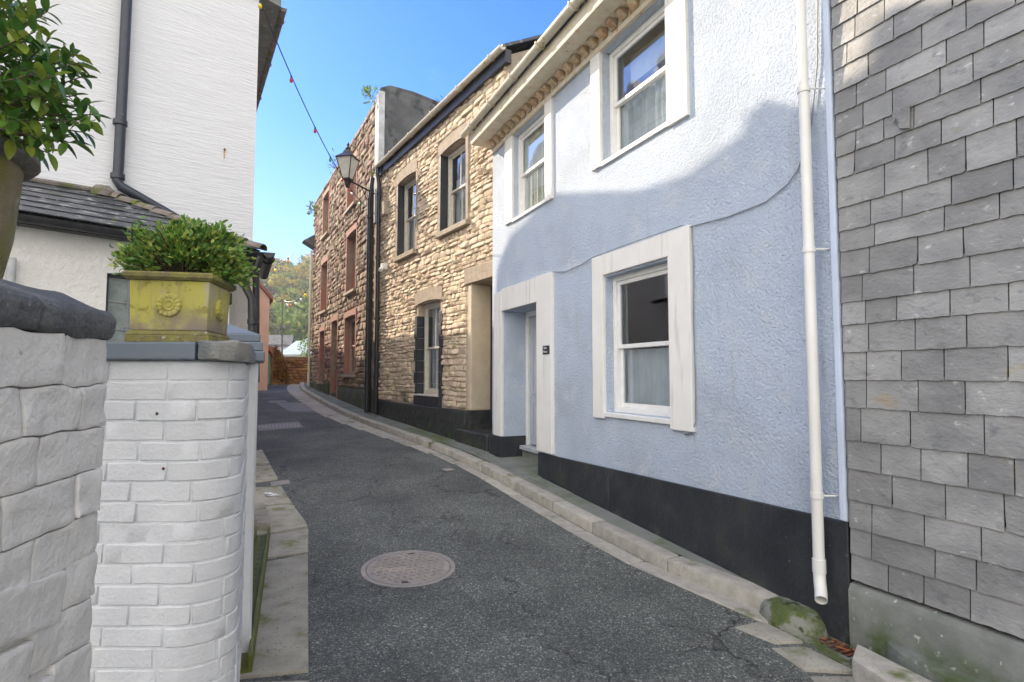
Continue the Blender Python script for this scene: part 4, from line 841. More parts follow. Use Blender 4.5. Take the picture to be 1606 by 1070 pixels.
# weeds on the parapet
def leafcloud(mb, c, rad, n, ls, thin=1.0, up=.3):
    c = Vector(c)
    for _ in range(n):
        v = Vector((random.gauss(0, 1), random.gauss(0, 1), random.gauss(0, 1))).normalized() * random.random() ** .4; p = c + Vector((v.x * rad[0], v.y * rad[1], v.z * rad[2]))
        leaf(mb, p, (v + Vector((random.uniform(-.6, .6), random.uniform(-.6, .6), up + random.uniform(-.5, .5)))).normalized(), ls * random.uniform(.6, 1.25))
def leaf(mb, p, dr, L, wf=.42):
    a = dr.orthogonal().normalized(); a = Matrix.Rotation(random.uniform(0, 6.28), 3, dr) @ a; n = dr.cross(a)
    w_ = L * wf; mb.add([p, p + dr * L * .3 + a * w_ * .5 + n * w_ * .12, p + dr * L * .7 + a * w_ * .4 + n * w_ * .1, p + dr * L - n * w_ * .2, p + dr * L * .7 - a * w_ * .4 + n * w_ * .1, p + dr * L * .3 - a * w_ * .5 + n * w_ * .12, p + dr * L * .5], [(0, 1, 6), (1, 2, 6), (2, 3, 6), (3, 4, 6), (4, 5, 6), (5, 0, 6)])
def weed(label, c, rad, n, ls, m='weed', stems=5):
    t = thing('weed', label, 'weed', c); mb = MB(); 
    for k in range(stems):
        e = Vector(c) + Vector((random.uniform(-1, 1) * rad[0], random.uniform(-1, 1) * rad[1], random.uniform(.1, 1) * rad[2])); mb.tube([c, (Vector(c) + e) / 2 + Vector((0, 0, .03)), e], .006, 4)
        leafcloud(lf_, e, [r * .35 for r in rad], n // stems, ls) if False else None
    mb.build('stem', 'bark', t); mb = MB(); leafcloud(mb, Vector(c) + Vector((0, 0, rad[2] * .3)), rad, n, ls); mb.build('foliage', m, t, recalc=False)
weed('leafy green weed sprouting from the top corner of the red house gable', tuple(RE.pt(.3, .12, 8.72)), (.22, .2, .22), 60, .14)
weed('thin straggly weed on the red house parapet beyond the lamp', tuple(RE.pt(5.6, .05, 8.62)), (.25, .25, .5), 50, .09, 't_grey', 8)
weed('dry tuft hanging at the far end of the red house parapet', tuple(RE.pt(9.3, .12, 8.1)), (.25, .2, .25), 70, .14, 't_green')
weed('bare twig growing over the grey gable top', tuple(RE.pt(.1, -1.9, 8.85)), (.3, .3, .35), 14, .06, 't_grey', 7)
weed('small green tuft in the valley gutter by the drainpipe', tuple(RE.pt(-.05, .12, 6.6)), (.12, .12, .06), 30, .07)
# ------------------------------------------------------------------ street lamp on its bracket
lo = Vector(RE.pt(.25, 0, 0)); q = ray(545, 288); k = 13.55; lp = Vector((q.x * k, q.y * k, q.z * k + H_ + .12)); zc = lp.z
la = thing('wall_lamp', 'black lantern street lamp with frosted glass on an iron wall bracket', 'street lamp', (lp.x, lp.y, zc - .3))
wl_ = RE.pt(.1, .05, zc - .12); mb = MB(); mb.tube([wl_, Vector((lp.x, lp.y, zc - .02))], .022, 8); mb.tube([RE.pt(.25, .05, zc - .6), (wl_ + Vector((lp.x, lp.y, zc))) / 2], .012, 6); mb.build('bracket', 'iron', la)
def frust(mb, c, z0, r0, z1, r1, n=4, ph=.55):
    mb.prism([Vector((c.x + r0 * math.cos(ph + 2 * math.pi * k / n), c.y + r0 * math.sin(ph + 2 * math.pi * k / n), z0)) for k in range(n)], [Vector((c.x + r1 * math.cos(ph + 2 * math.pi * k / n), c.y + r1 * math.sin(ph + 2 * math.pi * k / n), z1)) for k in range(n)])
mb = MB(); frust(mb, lp, zc, .12, zc + .48, .27); mb.build('lamp_glass', 'lampglass', la)
mb = MB(); frust(mb, lp, zc + .48, .31, zc + .50, .31); frust(mb, lp, zc + .50, .31, zc + .62, .13); frust(mb, lp, zc + .62, .13, zc + .70, .09); mb.lathe((lp.x, lp.y, zc + .70), [(.05, 0), (.07, .04), (.05, .08), (.02, .1), (.035, .14), (.01, .2)], 10); mb.build('lamp_hood', 'iron', la)
mb = MB(); frust(mb, lp, zc - .03, .14, zc, .13); frust(mb, lp, zc - .22, .04, zc - .03, .10)
for k in range(4):
    a = .55 + math.pi / 2 * k; mb.tube([Vector((lp.x + .125 * math.cos(a), lp.y + .125 * math.sin(a), zc)), Vector((lp.x + .28 * math.cos(a), lp.y + .28 * math.sin(a), zc + .48))], .014, 5)
mb.build('lantern_frame', 'iron', la)

# ------------------------------------------------------------------ left: tall white house
th_ = thing('tall_white_house', 'tall white rendered house on the left with a blue-black drainpipe', 'house', TF.pt(0, 0, .2))
TZ = 7.0; TL = 9.5
mb = MB(); mb.prism([TF.pt(0, 0, .0), TF.pt(TL, 0, 0), TF.pt(TL, -6, 0), TS.pt(14, -5.5, .0), TS.pt(14, 0, .0)], [TF.pt(0, 0, TZ), TF.pt(TL, 0, TZ), TF.pt(TL, -6, TZ), TS.pt(14, -5.5, TZ), TS.pt(14, 0, TZ)]); mb.build('wall', 'tallrender', th_)
# roof: low hipped plate with overhang to the street, bracketed eaves
mb = MB(); P0 = [TF.pt(-.0, .06, 0), TF.pt(TL, .2, 0), TF.pt(TL, -6, 0), TS.pt(14, -5.5, 0), TS.pt(14, .30, 0), TS.pt(.06, .30, 0)]
ctr = (TS.pt(6, -3, 0))
mb.prism([Vector((p.x, p.y, TZ + .10)) for p in P0], [Vector((p.x + (ctr.x - p.x) * .55, p.y + (ctr.y - p.y) * .55, TZ + 1.3)) for p in P0]); mb.build('roof', 'roofslate', th_)
mb = MB(); mb.prism([Vector((p.x, p.y, TZ - .02)) for p in P0], [Vector((p.x, p.y, TZ + .10)) for p in P0]); mb.build('eaves_board', 'concrete', th_)
gutter(th_, TS, .12, 14, .335, TZ + .02, .06, 'hip', step=1.4)
# unseen wall added above the eaves, outline shaped to cast the blue house's shadow edge
mb = MB(); pg = [(0, 7.6), (.77, 7.59), (1.02, 7.62), (1.08, 7.9), (1.3, 7.9), (1.36, 7.78), (2.16, 7.77), (3.07, 7.97), (4.09, 8.34), (5.28, 8.76), (7.06, 8.78), (7.7, 8.48), (7.95, 7.1), (0, 7.1)]
mb.fprism(TS, pg, -.25, 0.01); mb.build('street_shadow_wall', 'tallrender', th_)
mb = MB(); mb.box(TF, .05, TL, -.3, -.01, TZ + .1, 7.95); mb.build('end_shadow_wall', 'tallrender', th_)  # unseen wall added over the end eaves to shade the hung slates
# downpipe with elbow running down the hip
a = lambda x, y, o=.09: (lambda q: TF.pt(q[0], o, q[1]))(TF.pix(x, y, o))
p1 = a(201, -60); p1.z = TZ - .1; pts = [p1, a(200, -20), a(186, 262), a(184, 284), a(190, 293), a(262, 334), a(330, 372)]
pp = pipe(th_, pts, .058, 'blueiron', clips=[a(188.5, 193), a(184.6, 277)])
for (x, y) in ((352, 235),):
    q = TF.pix(x, y); mb = MB(); mb.tube([TF.pt(q[0], 0, q[1]), TF.pt(q[0], .03, q[1])], .012, 8); mb.build('rusty_nail', 'rust', th_)
    mb = MB(); mb.fprism(TF, [(q[0] - .013, q[1]), (q[0] + .012, q[1]), (q[0] + .006, q[1] - .14), (q[0] - .006, q[1] - .12)], .0015, .003); mb.build('rust_stain', mat('rust_streak', (.55, .34, .16), None, 20, .8), th_)
# ------------------------------------------------------------------ cottage with lean-to roof
cot = thing('cottage', 'low white roughcast cottage with a mossy slate lean-to roof', 'cottage', CO.pt(0, 0, .3))
CZ = 2.95; WO = -.20
wa, wb = CO.pix(168, 428, WO), CO.pix(214, 562, WO)
wh = [(wb[0] if wb[0] < wa[0] else wa[0], max(wa[0], wb[0]), .9, wa[1], .1)]
wh = [(wa[0] - .62, wa[0], 1.15, wa[1], .1)]
mb = MB(); wallgrid(mb, CO, .22, 7.5, 0, CZ, wh, o=WO); mb.build('wall', 'roughcast', cot, recalc=False)
mb = MB(); mb.quad(CO.pt(.22, WO, 0), TS.pt(.1, .0, 0), TS.pt(.1, .0, CZ), CO.pt(.22, WO, CZ)); mb.build('side_wall', 'roughcast', cot); mb = MB(); mb.quad(CO.pt(7.5, WO, 0), CO.pt(7.5, -1.6, 0), CO.pt(7.5, -1.6, CZ), CO.pt(7.5, WO, CZ)); mb.build('side_wall', 'roughcast', cot)
# leaded window
u0, u1, z0, z1 = wh[0][:4]; mb = MB(); W_ = WO - .09
mb.box(CO, u0, u0 + .03, W_ - .03, W_ + .03, z0, z1); mb.box(CO, u1 - .03, u1, W_ - .03, W_ + .03, z0, z1); mb.box(CO, u0, u1, W_ - .03, W_ + .03, z1 - .03, z1); mb.box(CO, u0, u1, W_ - .03, W_ + .03, z0, z0 + .03)
lwn = mb.build('leaded_window', 'iron', cot)
mb = MB(); mb.box(CO, u0 + .03, u1 - .03, W_ - .006, W_, z0 + .03, z1 - .03); mb.build('pane', mat('mottled_leaded_glass', (.16, .19, .18), (.24, .27, .25), 12, .15, [('n', 30, .006, .6)]), lwn)
mb = MB(); nz = 5; nu = 3
for k in range(1, nu): u = u0 + (u1 - u0) * k / nu; mb.tube([CO.pt(u, W_ + .004, z0 + .03), CO.pt(u, W_ + .004, z1 - .03)], .006, 5)
for k in range(1, nz): z = z0 + (z1 - z0) * k / nz; mb.tube([CO.pt(u0 + .03, W_ + .004, z), CO.pt(u1 - .03, W_ + .004, z)], .006, 5)
for i_ in range(1, nu):
    for j_ in range(1, nz):
        u = u0 + (u1 - u0) * i_ / nu; z = z0 + (z1 - z0) * j_ / nz; mb.tube([CO.pt(u + .04 * math.cos(a_), W_ + .004, z + .04 * math.sin(a_)) for a_ in [k * math.pi / 6 for k in range(13)]], .005, 5, cap=False)
mb.build('leading', 'lead', lwn)
# roof: eave line, top line against the tall wall, hip from top to corner
def eav(u): return CO.pt(u, .0, CZ + .05)
def top_(v): return TF.pt(v, .02, 3.73)
hipT = top_(1.72); hipE = eav(-.03); LT = top_(7.2); LE = eav(7.5)
mb = MB(); mb.quad(hipE, LE, LT, hipT); mb.quad(hipE, hipT, TF.pt(-.02, .03, CZ + .05)); mb.build('roof', 'dark', cot)
NR = 6; st_all = MB(); nt_ = 0
nrm = (LE - hipE).cross(hipT - hipE).normalized(); nrm = nrm if nrm.z > 0 else -nrm
for r_ in range(NR):
    f0, f1 = r_ / NR - .02, (r_ + 1) / NR + .05; A0, A1 = hipE.lerp(hipT, f0), hipE.lerp(hipT, f1); B0, B1 = LE.lerp(LT, f0), LE.lerp(LT, f1); L = (B0 - A0).length; s_ = 0; first = True
    while s_ < L * .95:
        wd = random.uniform(.22, .34); wd = wd * .5 if (first and r_ % 2) else wd; first = False
        a0, a1 = s_ / L, min((s_ + wd - .006) / L, 1); s_ += wd
        p = [A0.lerp(B0, a0), A0.lerp(B0, a1), A1.lerp(B1, a1), A1.lerp(B1, a0)]; j_ = random.uniform(0, .004)
        vis = s_ < 2.9; m_ = MB() if vis else st_all
        m_.hexa([p[0] + nrm * (.016 + j_), p[1] + nrm * (.016 + j_), p[2] + nrm * .004, p[3] + nrm * .004] + [p[0] + nrm * (.026 + j_), p[1] + nrm * (.026 + j_), p[2] + nrm * .012, p[3] + nrm * .012])
        if vis: m_.build('roof_slate', 'roofslate', cot)
if st_all.v: tag(st_all.build('distant_roof_slates', 'roofslate', cot), kind='stuff')
# hip tiles
N_ = 9
for k in range(N_):
    p0 = hipT.lerp(hipE, k / N_); p1 = hipT.lerp(hipE, (k + 1.12) / N_); mb = MB(); dr = (p1 - p0); sd_ = dr.cross(Vector((0, 0, 1))).normalized(); up = sd_.cross(dr).normalized()
    rr = .085 if k else .10; n = 7; vs = []
    for q, lift in ((p0, .0), (p1, .018)):
        for s2 in (rr, rr - .014): vs += [q + up * lift + sd_ * s2 * math.cos(math.pi * j / n) + up * (s2 * math.sin(math.pi * j / n) * .8) for j in range(n + 1)]
    m1 = n + 1; fs = [(j, j + 1, 2 * m1 + j + 1, 2 * m1 + j) for j in range(n)] + [(m1 + j, m1 + j + 1, 3 * m1 + j + 1, 3 * m1 + j) for j in range(n)] + [(j, j + 1, m1 + j + 1, m1 + j) for j in range(n)] + [(2 * m1 + j, 2 * m1 + j + 1, 3 * m1 + j + 1, 3 * m1 + j) for j in range(n)]
    mb.add(vs, fs); mb.build('hip_tile', 'hip', cot, jit=.006)
mb = MB(); p_ = hipT + Vector((0, 0, .03)); mb.lathe((p_.x + .06, p_.y - .08, p_.z - .06), [(.12, -.02), (.13, .05), (.08, .10), (.02, .115)], 10); mb.build('hip_cap', 'hip', cot, jit=.03, jfreq=9)
mb = MB(); mb.tube([TF.pt(1.6, .05, 3.76), TF.pt(7, .05, 3.77)], .035, 8); mb.build('top_flashing', 'hip', cot, jit=.01)
mb = MB(); mb.uprism(CO, [(WO, CZ - .04), (-.07, CZ - .04), (-.07, CZ + .03), (WO, CZ + .03)], .0, 7.5); mb.build('fascia', 'iron', cot)
gutter(cot, CO, -.10, 7.5, .0, CZ + .02, .065, 'iron', step=1.05)
e0 = CO.pt(-.10, .0, 0); e1 = TS.pt(-.1, .12, 0); ef = Fr(e0, (e1 - e0).xy, -1); gutter(cot, ef, -.1, 1.55, .03, CZ + .02, .065, 'iron', step=2)
a = lambda x, y, dd=6.55: (lambda r_: Vector((r_.x * dd, r_.y * dd, r_.z * dd + H_)))(ray(x, y))
pipe(cot, [a(408, 402), a(404, 418), a(386, 432), a(384, 448), a(395, 470), a(396.5, 600)], .045, 'iron', clips=[a(396.5, 505)])
pipe(cot, [a(400, 408, 6.75), a(401.5, 430, 6.75), a(401.5, 600, 6.75)], .04, 'iron')
uz = CO.pix(352, 468, WO + .1); mb = MB(); mb.box(CO, uz[0] - .075, uz[0] + .075, WO + .03, WO + .13, uz[1] - .07, uz[1] + .07); mb.build('flood_lamp', 'iron', cot, bevel=.01)
mb = MB(); q = [CO.pt(uz[0], WO, uz[1] + .2), CO.pt(uz[0], WO + .07, uz[1] + .16), CO.pt(uz[0], WO + .08, uz[1] + .07)]; mb.tube(q, .012, 6); mb.build('lamp_arm', 'creamgutter', cot)
uz = CO.pix(17, 425, WO + .05); pipe(cot, [CO.pt(uz[0], WO + .05, uz[1] + .12), CO.pt(uz[0], WO + .05, .2)], .035, 'whiterender', name='waste_pipe')

# ------------------------------------------------------------------ near garden wall (left edge)
GW = Fr((-1.27, 1.75), vp(640)); GW.n = Vector((-GW.n.x, -GW.n.y))   # u forward from the wall's end, o to the street
gw_ = thing('garden_wall', 'white painted rough stone garden wall with a thick dark grey coping', 'wall', GW.pt(-.5, -.2, 0))
mb = MB(); mb.box(GW, -3, -.02, -.34, -.02, -.4, 1.64); mb.build('wall_core', 'whitestone', gw_, cuts=3, jit=.01)
zs = [-.35, -.05, .12, .29, .44, .60, .74, .87, 1.005, 1.125, 1.255, 1.385, 1.51, 1.652]
for ri in range(len(zs) - 1):
    u = .0; first = True
    while u > -1.3:
        wd = random.uniform(.20, .36); 
        if first and ri % 2: wd *= .55
        for (side, o0, o1) in ((0, -.06, .0),):
            mb = MB(); z0, z1 = zs[ri] + .001, zs[ri + 1] - .001; pr = random.uniform(.0, .014); e_ = random.uniform(-.012, .012)
            tl = -.10 if .2 < z0 < 1.0 else 0
            P = [(u - .004 + e_ if first else u - .004), u - wd + .004]
            mb.hexa([GW.pt(a_, b_, c_ + tl * (a_ - u) * 1.2) for c_ in (z0, z1) for (a_, b_) in ((P[1], -.20), (P[0], -.20), (P[0], pr), (P[1], pr))])
            mb.build('stone', 'whitestone', gw_, bevel=.008, segs=2, cuts=6, jit=.012, jfreq=10, smooth='a')
        u -= wd; first = False
u = .012
for wd in (.36, .42, .45):
    mb = MB(); pr = [(-.40, 1.66), (.012, 1.645), (.026, 1.67), (.026, 1.715), (.01, 1.74), (-.03, 1.752), (-.16, 1.80), (-.38, 1.76)]
    mb.uprism(GW, pr, u - wd + .006, u); mb.build('coping_stone', 'coping', gw_, bevel=.012, segs=2, cuts=3, jit=.014, jfreq=9, smooth='a'); u -= wd

# ------------------------------------------------------------------ painted brick pier with rounded corner
bp_ = thing('brick_pier', 'white painted brick pier with a rounded corner and a slate-blue coping slab', 'pier', (-1.35, 2.4, .1))
fy = 2.13; cxr = -1.10; rr = .15; dS = BL.d
# path: front face going right, round the corner, then along the street
arcc = Vector((cxr - rr, fy + rr)); a0 = -math.pi / 2; a1 = math.atan2(-dS.x * 1, dS.y) * 1.0
# outward normal of the street face is (dS.y, -dS.x)
a1 = math.atan2(-dS.x, dS.y)
ppts = [Vector((-1.85, fy))] + [Vector((-1.85 + .1 * k, fy)) for k in range(1, int((.75 - rr) / .1) + 1)]
ppts = [p for p in ppts if p.x < arcc.x - .01]; ppts += [arcc + Vector((math.cos(a0 + (a1 - a0) * k / 10), math.sin(a0 + (a1 - a0) * k / 10))) * rr for k in range(11)]
endp = ppts[-1]; ppts += [endp + dS * (.1 * k) for k in range(1, 10)]
PPt = Path(ppts)
def wrap(mb, d0, d1, o0, o1, z0, z1, n):
    vs = []
    for k in range(n + 1):
        d_ = d0 + (d1 - d0) * k / n
        for (o, z) in ((o0, z0), (o1, z0), (o1, z1), (o0, z1)): q = PPt.at(d_, -o); vs.append(Vector((q.x, q.y, z)))
    fs = [(k * 4 + j, (k + 1) * 4 + j, (k + 1) * 4 + (j + 1) % 4, k * 4 + (j + 1) % 4) for k in range(n) for j in range(4)] + [(3, 2, 1, 0), (n * 4, n * 4 + 1, n * 4 + 2, n * 4 + 3)]
    mb.add(vs, fs)
mb = MB(); wrap(mb, 0, PPt.L - .01, -.1, -.004, -.3, 1.59, 40); mb.build('pier_core', 'whitebrick', bp_, smooth='a')
nc = 24; ch = .0755; zt_ = 1.592
for r_ in range(nc):
    z1 = zt_ - r_ * ch - .0035; z0 = z1 - ch + .007; d = -.11 * (r_ % 2) - random.uniform(0, .03); 
    while d < PPt.L:
        wd = .225 if random.random() > .12 else .11; d0, d1 = max(d + .004, 0), min(d + wd - .004, PPt.L - .01)
        if d1 - d0 > .03:
            mb = MB(); j_ = random.uniform(-.0025, .0035); wrap(mb, d0, d1, -.03, j_, z0 + random.uniform(-.002, .002), z1 + random.uniform(-.002, .002), 6); mb.build('brick', 'whitebrick', bp_, bevel=.0035, segs=1, jit=.0035, jfreq=22, smooth='a')
        d += wd
# coping slab (smooth part and a rougher end)
def slabat(name, m, d0, d1, z0, z1, ov, par, depth=.55, jit=.004, bev=.008):
    n = 10; out = [PPt.at(d0 + (d1 - d0) * k / n, -ov) for k in range(n + 1)]; inn = [PPt.at(d1, .22), PPt.at(d0, depth)] if d0 > .6 else [PPt.at(d1, .22 if d1 > .9 else depth), PPt.at(d0, depth)]
    P = out + inn; mb = MB(); mb.prism([Vector((p.x, p.y, z0)) for p in P], [Vector((p.x, p.y, z1)) for p in P]); return mb.build(name, m, par, bevel=bev, segs=2, jit=jit, jfreq=10)
mb = MB(); mb.hexa([Vector((x, y, z)) for z in (1.597, 1.664) for x, y in ((-1.9, fy - .025), (-1.19, fy - .025), (-1.38, fy + .62), (-2.0, fy + .62))]); mb.build('coping_slab', 'bluecap', bp_, bevel=.008, segs=2)
e3 = PPt.at(PPt.L - .02, -.03)
mb = MB(); P = [(-1.186, fy - .022), (-1.11, fy - .012), (-1.065, fy + .06), (-1.075, fy + .2), (e3.x, e3.y), (e3.x - .3, e3.y - .1), (-1.37, fy + .6)]
mb.prism([Vector((x, y, 1.594)) for x, y in P], [Vector((x, y, 1.668)) for x, y in P]); mb.build('coping_stone', 'roughcoping', bp_, bevel=.014, segs=2, jit=.016, jfreq=14, smooth='a')
q = PPt.at(.88, .0)
for (x, y) in ((247, 649), (257, 735)):
    r_ = ray(x, y); k = fy / r_.y; p = r_ * k + Vector((0, 0, H_)); mb = MB(); mb.tube([p + Vector((0, .02, 0)), p - Vector((0, .004, 0))], .006, 8); mb.build('nail_hole', 'rust', bp_)
# second pillar with stepped pyramid cap
gp2 = thing('gate_pillar', 'white gate pillar with a stepped slate-blue pyramid cap behind the brick pier', 'pillar', (-1.6, 3.3, .1))
pc = Vector((-1.775, 3.36)); pf = Fr(pc, dS); hw = .235
def psq(mb, h, z0, z1, h1=None):
    h1 = h1 or h; mb.prism([pf.pt(a_ * h, b_ * h, z0) for a_, b_ in ((-1, -1), (1, -1), (1, 1), (-1, 1))], [pf.pt(a_ * h1, b_ * h1, z1) for a_, b_ in ((-1, -1), (1, -1), (1, 1), (-1, 1))])
pc2 = PPt.at(PPt.L, 0)
mb = MB(); psq(mb, hw, -.1, 1.615); mb.build('pillar_shaft', 'whitebrick', gp2, bevel=.01, cuts=4, jit=.008)
for h, z0, z1, h1 in ((hw + .034, 1.616, 1.675, None), (hw + .022, 1.676, 1.728, None), (hw + .008, 1.729, 1.775, None), (hw + .0, 1.776, 1.86, .02)):
    mb = MB(); psq(mb, h, z0, z1, h1); mb.build('cap_step' if not h1 else 'cap_pyramid', 'bluecap', gp2, bevel=.006)
# low wall and white fillet running on to the cottage
lw2 = thing('low_wall', 'low white rendered wall with a raised fillet along its foot', 'wall', (-2.2, 4.6, .1))
LW = Fr((-1.65, 3.56), (-.69, 1.63))
mb = MB(); mb.box(LW, .0, 2.3, .05, .30, -.1, 1.42); mb.build('wall_body', 'whitestone', lw2, cuts=4, jit=.006)
mb = MB(); mb.hexa([LW.pt(u, o, gz(*LW.pt(u, o, 0).xy) + z) for u, o, z in ((-.05, .0, -.1), (1.6, .0, -.1), (1.6, .07, -.1), (-.05, .07, -.1), (-.05, .015, .22), (1.6, .015, .10), (1.6, .07, .14), (-.05, .07, .27))]); mb.build('fillet', 'trim', lw2, bevel=.012, segs=2)
mb = MB(); c = Vector((-1.62, 3.08, 0)); n = 16
for i in range(8):
    for k in range(n):
        a = 2 * math.pi * k / n; z = i / 7; r = .16 * (1 - z ** 2.2 * .92); mb.v.append(Vector((c.x + r * math.cos(a), c.y + r * math.sin(a) * 1.25, -.12 + .34 * z)))
mb.f = [[i * n + k, i * n + (k + 1) % n, (i + 1) * n + (k + 1) % n, (i + 1) * n + k] for i in range(7) for k in range(n)] + [[7 * n + k for k in range(n)]]
o = mb.build('guard_stone', mat('whitewashed_guard_stone', (.60, .61, .63), (.50, .51, .53), 6, .7, [('n', 18, .02, .6)], patches=[((.05, .065, .085), 4.5, .46, .56, (.22, .02))]), None, jit=.03, jfreq=6, smooth=True); tag(o, 'bulging white and dark stained guard stone at the foot of the gate pillar', 'guard stone')

# ------------------------------------------------------------------ square stone planter
r_ = ray(255, 517); k = 2.235 / r_.y
pl_ = thing('stone_planter', 'square yellow-green algae covered stone planter with a flower rosette, on the brick pier', 'planter', (-1.37, 2.4, 1.668))
PF = Fr((-1.215, 2.215), (-1, .02), 1)          # front face: u to the left, o towards the camera
if PF.n.y > 0: PF.n = -PF.n
def ring(h, w0, d0, w1, d1, z0, z1, mb):
    """frustum, w = half width, d = half depth, centred on the planter"""
    w0, w1, d0, d1 = w0 * .81, w1 * .81, d0 * .80, d1 * .80; mb.prism([PQ.pt(a * w0, b * d0, z0) for a, b in ((-1, -1), (1, -1), (1, 1), (-1, 1))], [PQ.pt(a * w1, b * d1, z1) for a, b in ((-1, -1), (1, -1), (1, 1), (-1, 1))])
pcx, pcy = -1.405, 2.38; Z0 = 1.669; PQ = Fr((pcx, pcy), (math.cos(R(11)), math.sin(R(11))))
mb = MB(); ring(0, .192, .185, .190, .183, Z0, Z0 + .030, mb); ring(0, .190, .183, .178, .172, Z0 + .0301, Z0 + .048, mb); mb.build('base_moulding', 'mossyrim', pl_, bevel=.005, segs=2, jit=.004)
mb = MB(); ring(0, .174, .168, .182, .176, Z0 + .0485, Z0 + .250, mb); mb.build('planter_body', 'mossygreen', pl_, bevel=.006, segs=2, jit=.003)
rim = []
for a, b, c_, d_ in ((-1, -1, 1, -1), (1, -1, 1, 1), (1, 1, -1, 1), (-1, 1, -1, -1)):
    mb = MB(); w0, w1 = .205, .165
    pr = [(w0 - .016, .2505), (w0, .262), (w0, .276), (w0 - .012, .284), (w1, .284), (w1, .2505)]
    mb.prism([PQ.pt(a * r * .81, b * r * .785, Z0 + z) for r, z in pr], [PQ.pt(c_ * r * .81, d_ * r * .785, Z0 + z) for r, z in pr]); mb.build('rim', 'mossyrim', pl_, jit=.003)
mb = MB(); ring(0, .164, .158, .164, .158, Z0 + .251, Z0 + .268, mb); mb.build('soil', 'bark', pl_, jit=.01)
def rosette(c, ax, ay, nn, par):
    mb = MB(); P = lambda x, y, h: c + ax * x + ay * y + nn * h
    n = 56; rings = []
    for r, h in ((.0, .010), (.008, .011), (.010, .007), (.020, .010), (.024, .006), (.036, .012), (.042, .010), (.046, -.002)):
        rings.append([P(r * (1 + (.06 * abs(math.cos(7 * 2 * math.pi * k / n / 1.0)) if r > .03 else .0)) * math.cos(2 * math.pi * k / n), r * (1 + (.06 * abs(math.cos(7 * 2 * math.pi * k / n)) if r > .03 else 0)) * math.sin(2 * math.pi * k / n), h + (.003 * abs(math.cos(7 * 2 * math.pi * k / n)) if r > .015 else 0)) for k in range(n)])
    mb.add([v for q in rings for v in q], [(i * n + k, i * n + (k + 1) % n, (i + 1) * n + (k + 1) % n, (i + 1) * n + k) for i in range(len(rings) - 1) for k in range(n)]); mb.build('rosette', 'mossygreen', par, smooth='a')
vx = Vector((PQ.d.x, PQ.d.y, 0)); vy = Vector((PQ.n.x, PQ.n.y, 0)); rosette(PQ.pt(0, -.1385, Z0 + .150), vx, Vector((0, 0, 1)), -vy, pl_)
rosette(PQ.pt(.1445, 0, Z0 + .150), vy, Vector((0, 0, 1)), vx, pl_)
# bushy shrub in it
sb = thing('planter_shrub', 'bushy green small-leaved shrub growing out of the square stone planter', 'shrub', (pcx, pcy, Z0 + .27))
mb = MB(); fol = MB(); cc = []
def lobe(c, rx, ry, rz, n, nl, ls):
    for _ in range(n):
        v = Vector((random.gauss(0, 1), random.gauss(0, 1), random.gauss(0, 1))).normalized() * random.uniform(.45, 1.0); p = Vector(c) + Vector((v.x * rx, v.y * ry, v.z * rz))
        if p.z < Z0 + .26 and abs(p.x - pcx) < .19: p.z = Z0 + .27 + random.random() * .05
        b = Vector((pcx + (p.x - pcx) * .2, pcy + (p.y - pcy) * .2, Z0 + .265)); m_ = b.lerp(p, .5) + Vector((0, 0, .03)); mb.tube([b, m_, p], [.0035, .0028, .0015], 4, cap=False)
        dr = (p - m_).normalized()
        for q in range(nl):
            t = random.random() ** .6; pp = m_.lerp(p, t) + Vector((random.gauss(0, .012), random.gauss(0, .012), random.gauss(0, .010))); leaf(fol, pp, (dr + Vector((random.uniform(-1, 1), random.uniform(-1, 1), random.uniform(-.4, .9)))).normalized(), ls * random.uniform(.6, 1.2), .5)
lobe((-1.45, 2.36, 2.08), .20, .20, .13, 95, 30, .026)
lobe((-1.34, 2.42, 2.09), .18, .20, .13, 95, 30, .026)
lobe((-1.57, 2.34, 2.02), .10, .14, .09, 42, 22, .024)
lobe((-1.23, 2.46, 2.0), .09, .12, .09, 40, 26, .025)
mb.build('stems', 'bark', sb); tag(fol.build('leaves', 'box', sb, recalc=False), kind='stuff')
# ------------------------------------------------------------------ tall pot and camellia on the near wall
tp = thing('tall_stone_pot', 'tapering mossy stone pot with a dark rounded rim at the left edge', 'pot', (-1.47, 1.45, 1.77))
px_, py_ = -1.665, 1.52
mb = MB(); mb.lathe((px_, py_, 1.765), [(.185, .0), (.20, .05), (.222, .18), (.238, .385)], 32); mb.build('pot_body', 'pot', tp, jit=.004, smooth='a')
mb = MB(); mb.lathe((px_, py_, 2.15), [(.235, .0), (.262, .004), (.276, .02), (.274, .038), (.255, .05), (.22, .05), (.215, .0)], 40); mb.build('pot_rim', 'potrim', tp, jit=.006, jfreq=12, smooth='a')
cam_ = thing('camellia_bush', 'glossy dark green camellia bush overhanging from the tall stone pot', 'bush', (px_, py_, 2.12))
def leafmesh(L, wf, fold):
    me = bpy.data.meshes.new('leaf'); n = 5; V = []; Fc = []
    for i in range(n + 1):
        t = i / n; w_ = L * wf * math.sin(math.pi * min(1, t * .92 + .04)) ** .75 * (1 - .15 * t); z = -.18 * L * t * t
        V += [(t * L, w_, z + fold * w_), (t * L, 0, z), (t * L, -w_, z + fold * w_)]
    for i in range(n): a = i * 3; Fc += [(a, a + 1, a + 4, a + 3), (a + 1, a + 2, a + 5, a + 4)]
    me.from_pydata(V, [], Fc); me.materials.append(M['camellia'])
    for p in me.polygons: p.use_smooth = True
    return me
LM = [leafmesh(.052, .24, .3), leafmesh(.044, .26, .45), leafmesh(.058, .22, .2)]
tw = MB(); inner = MB(); leaves = []; base = Vector((px_, py_, 2.17))
tips = []
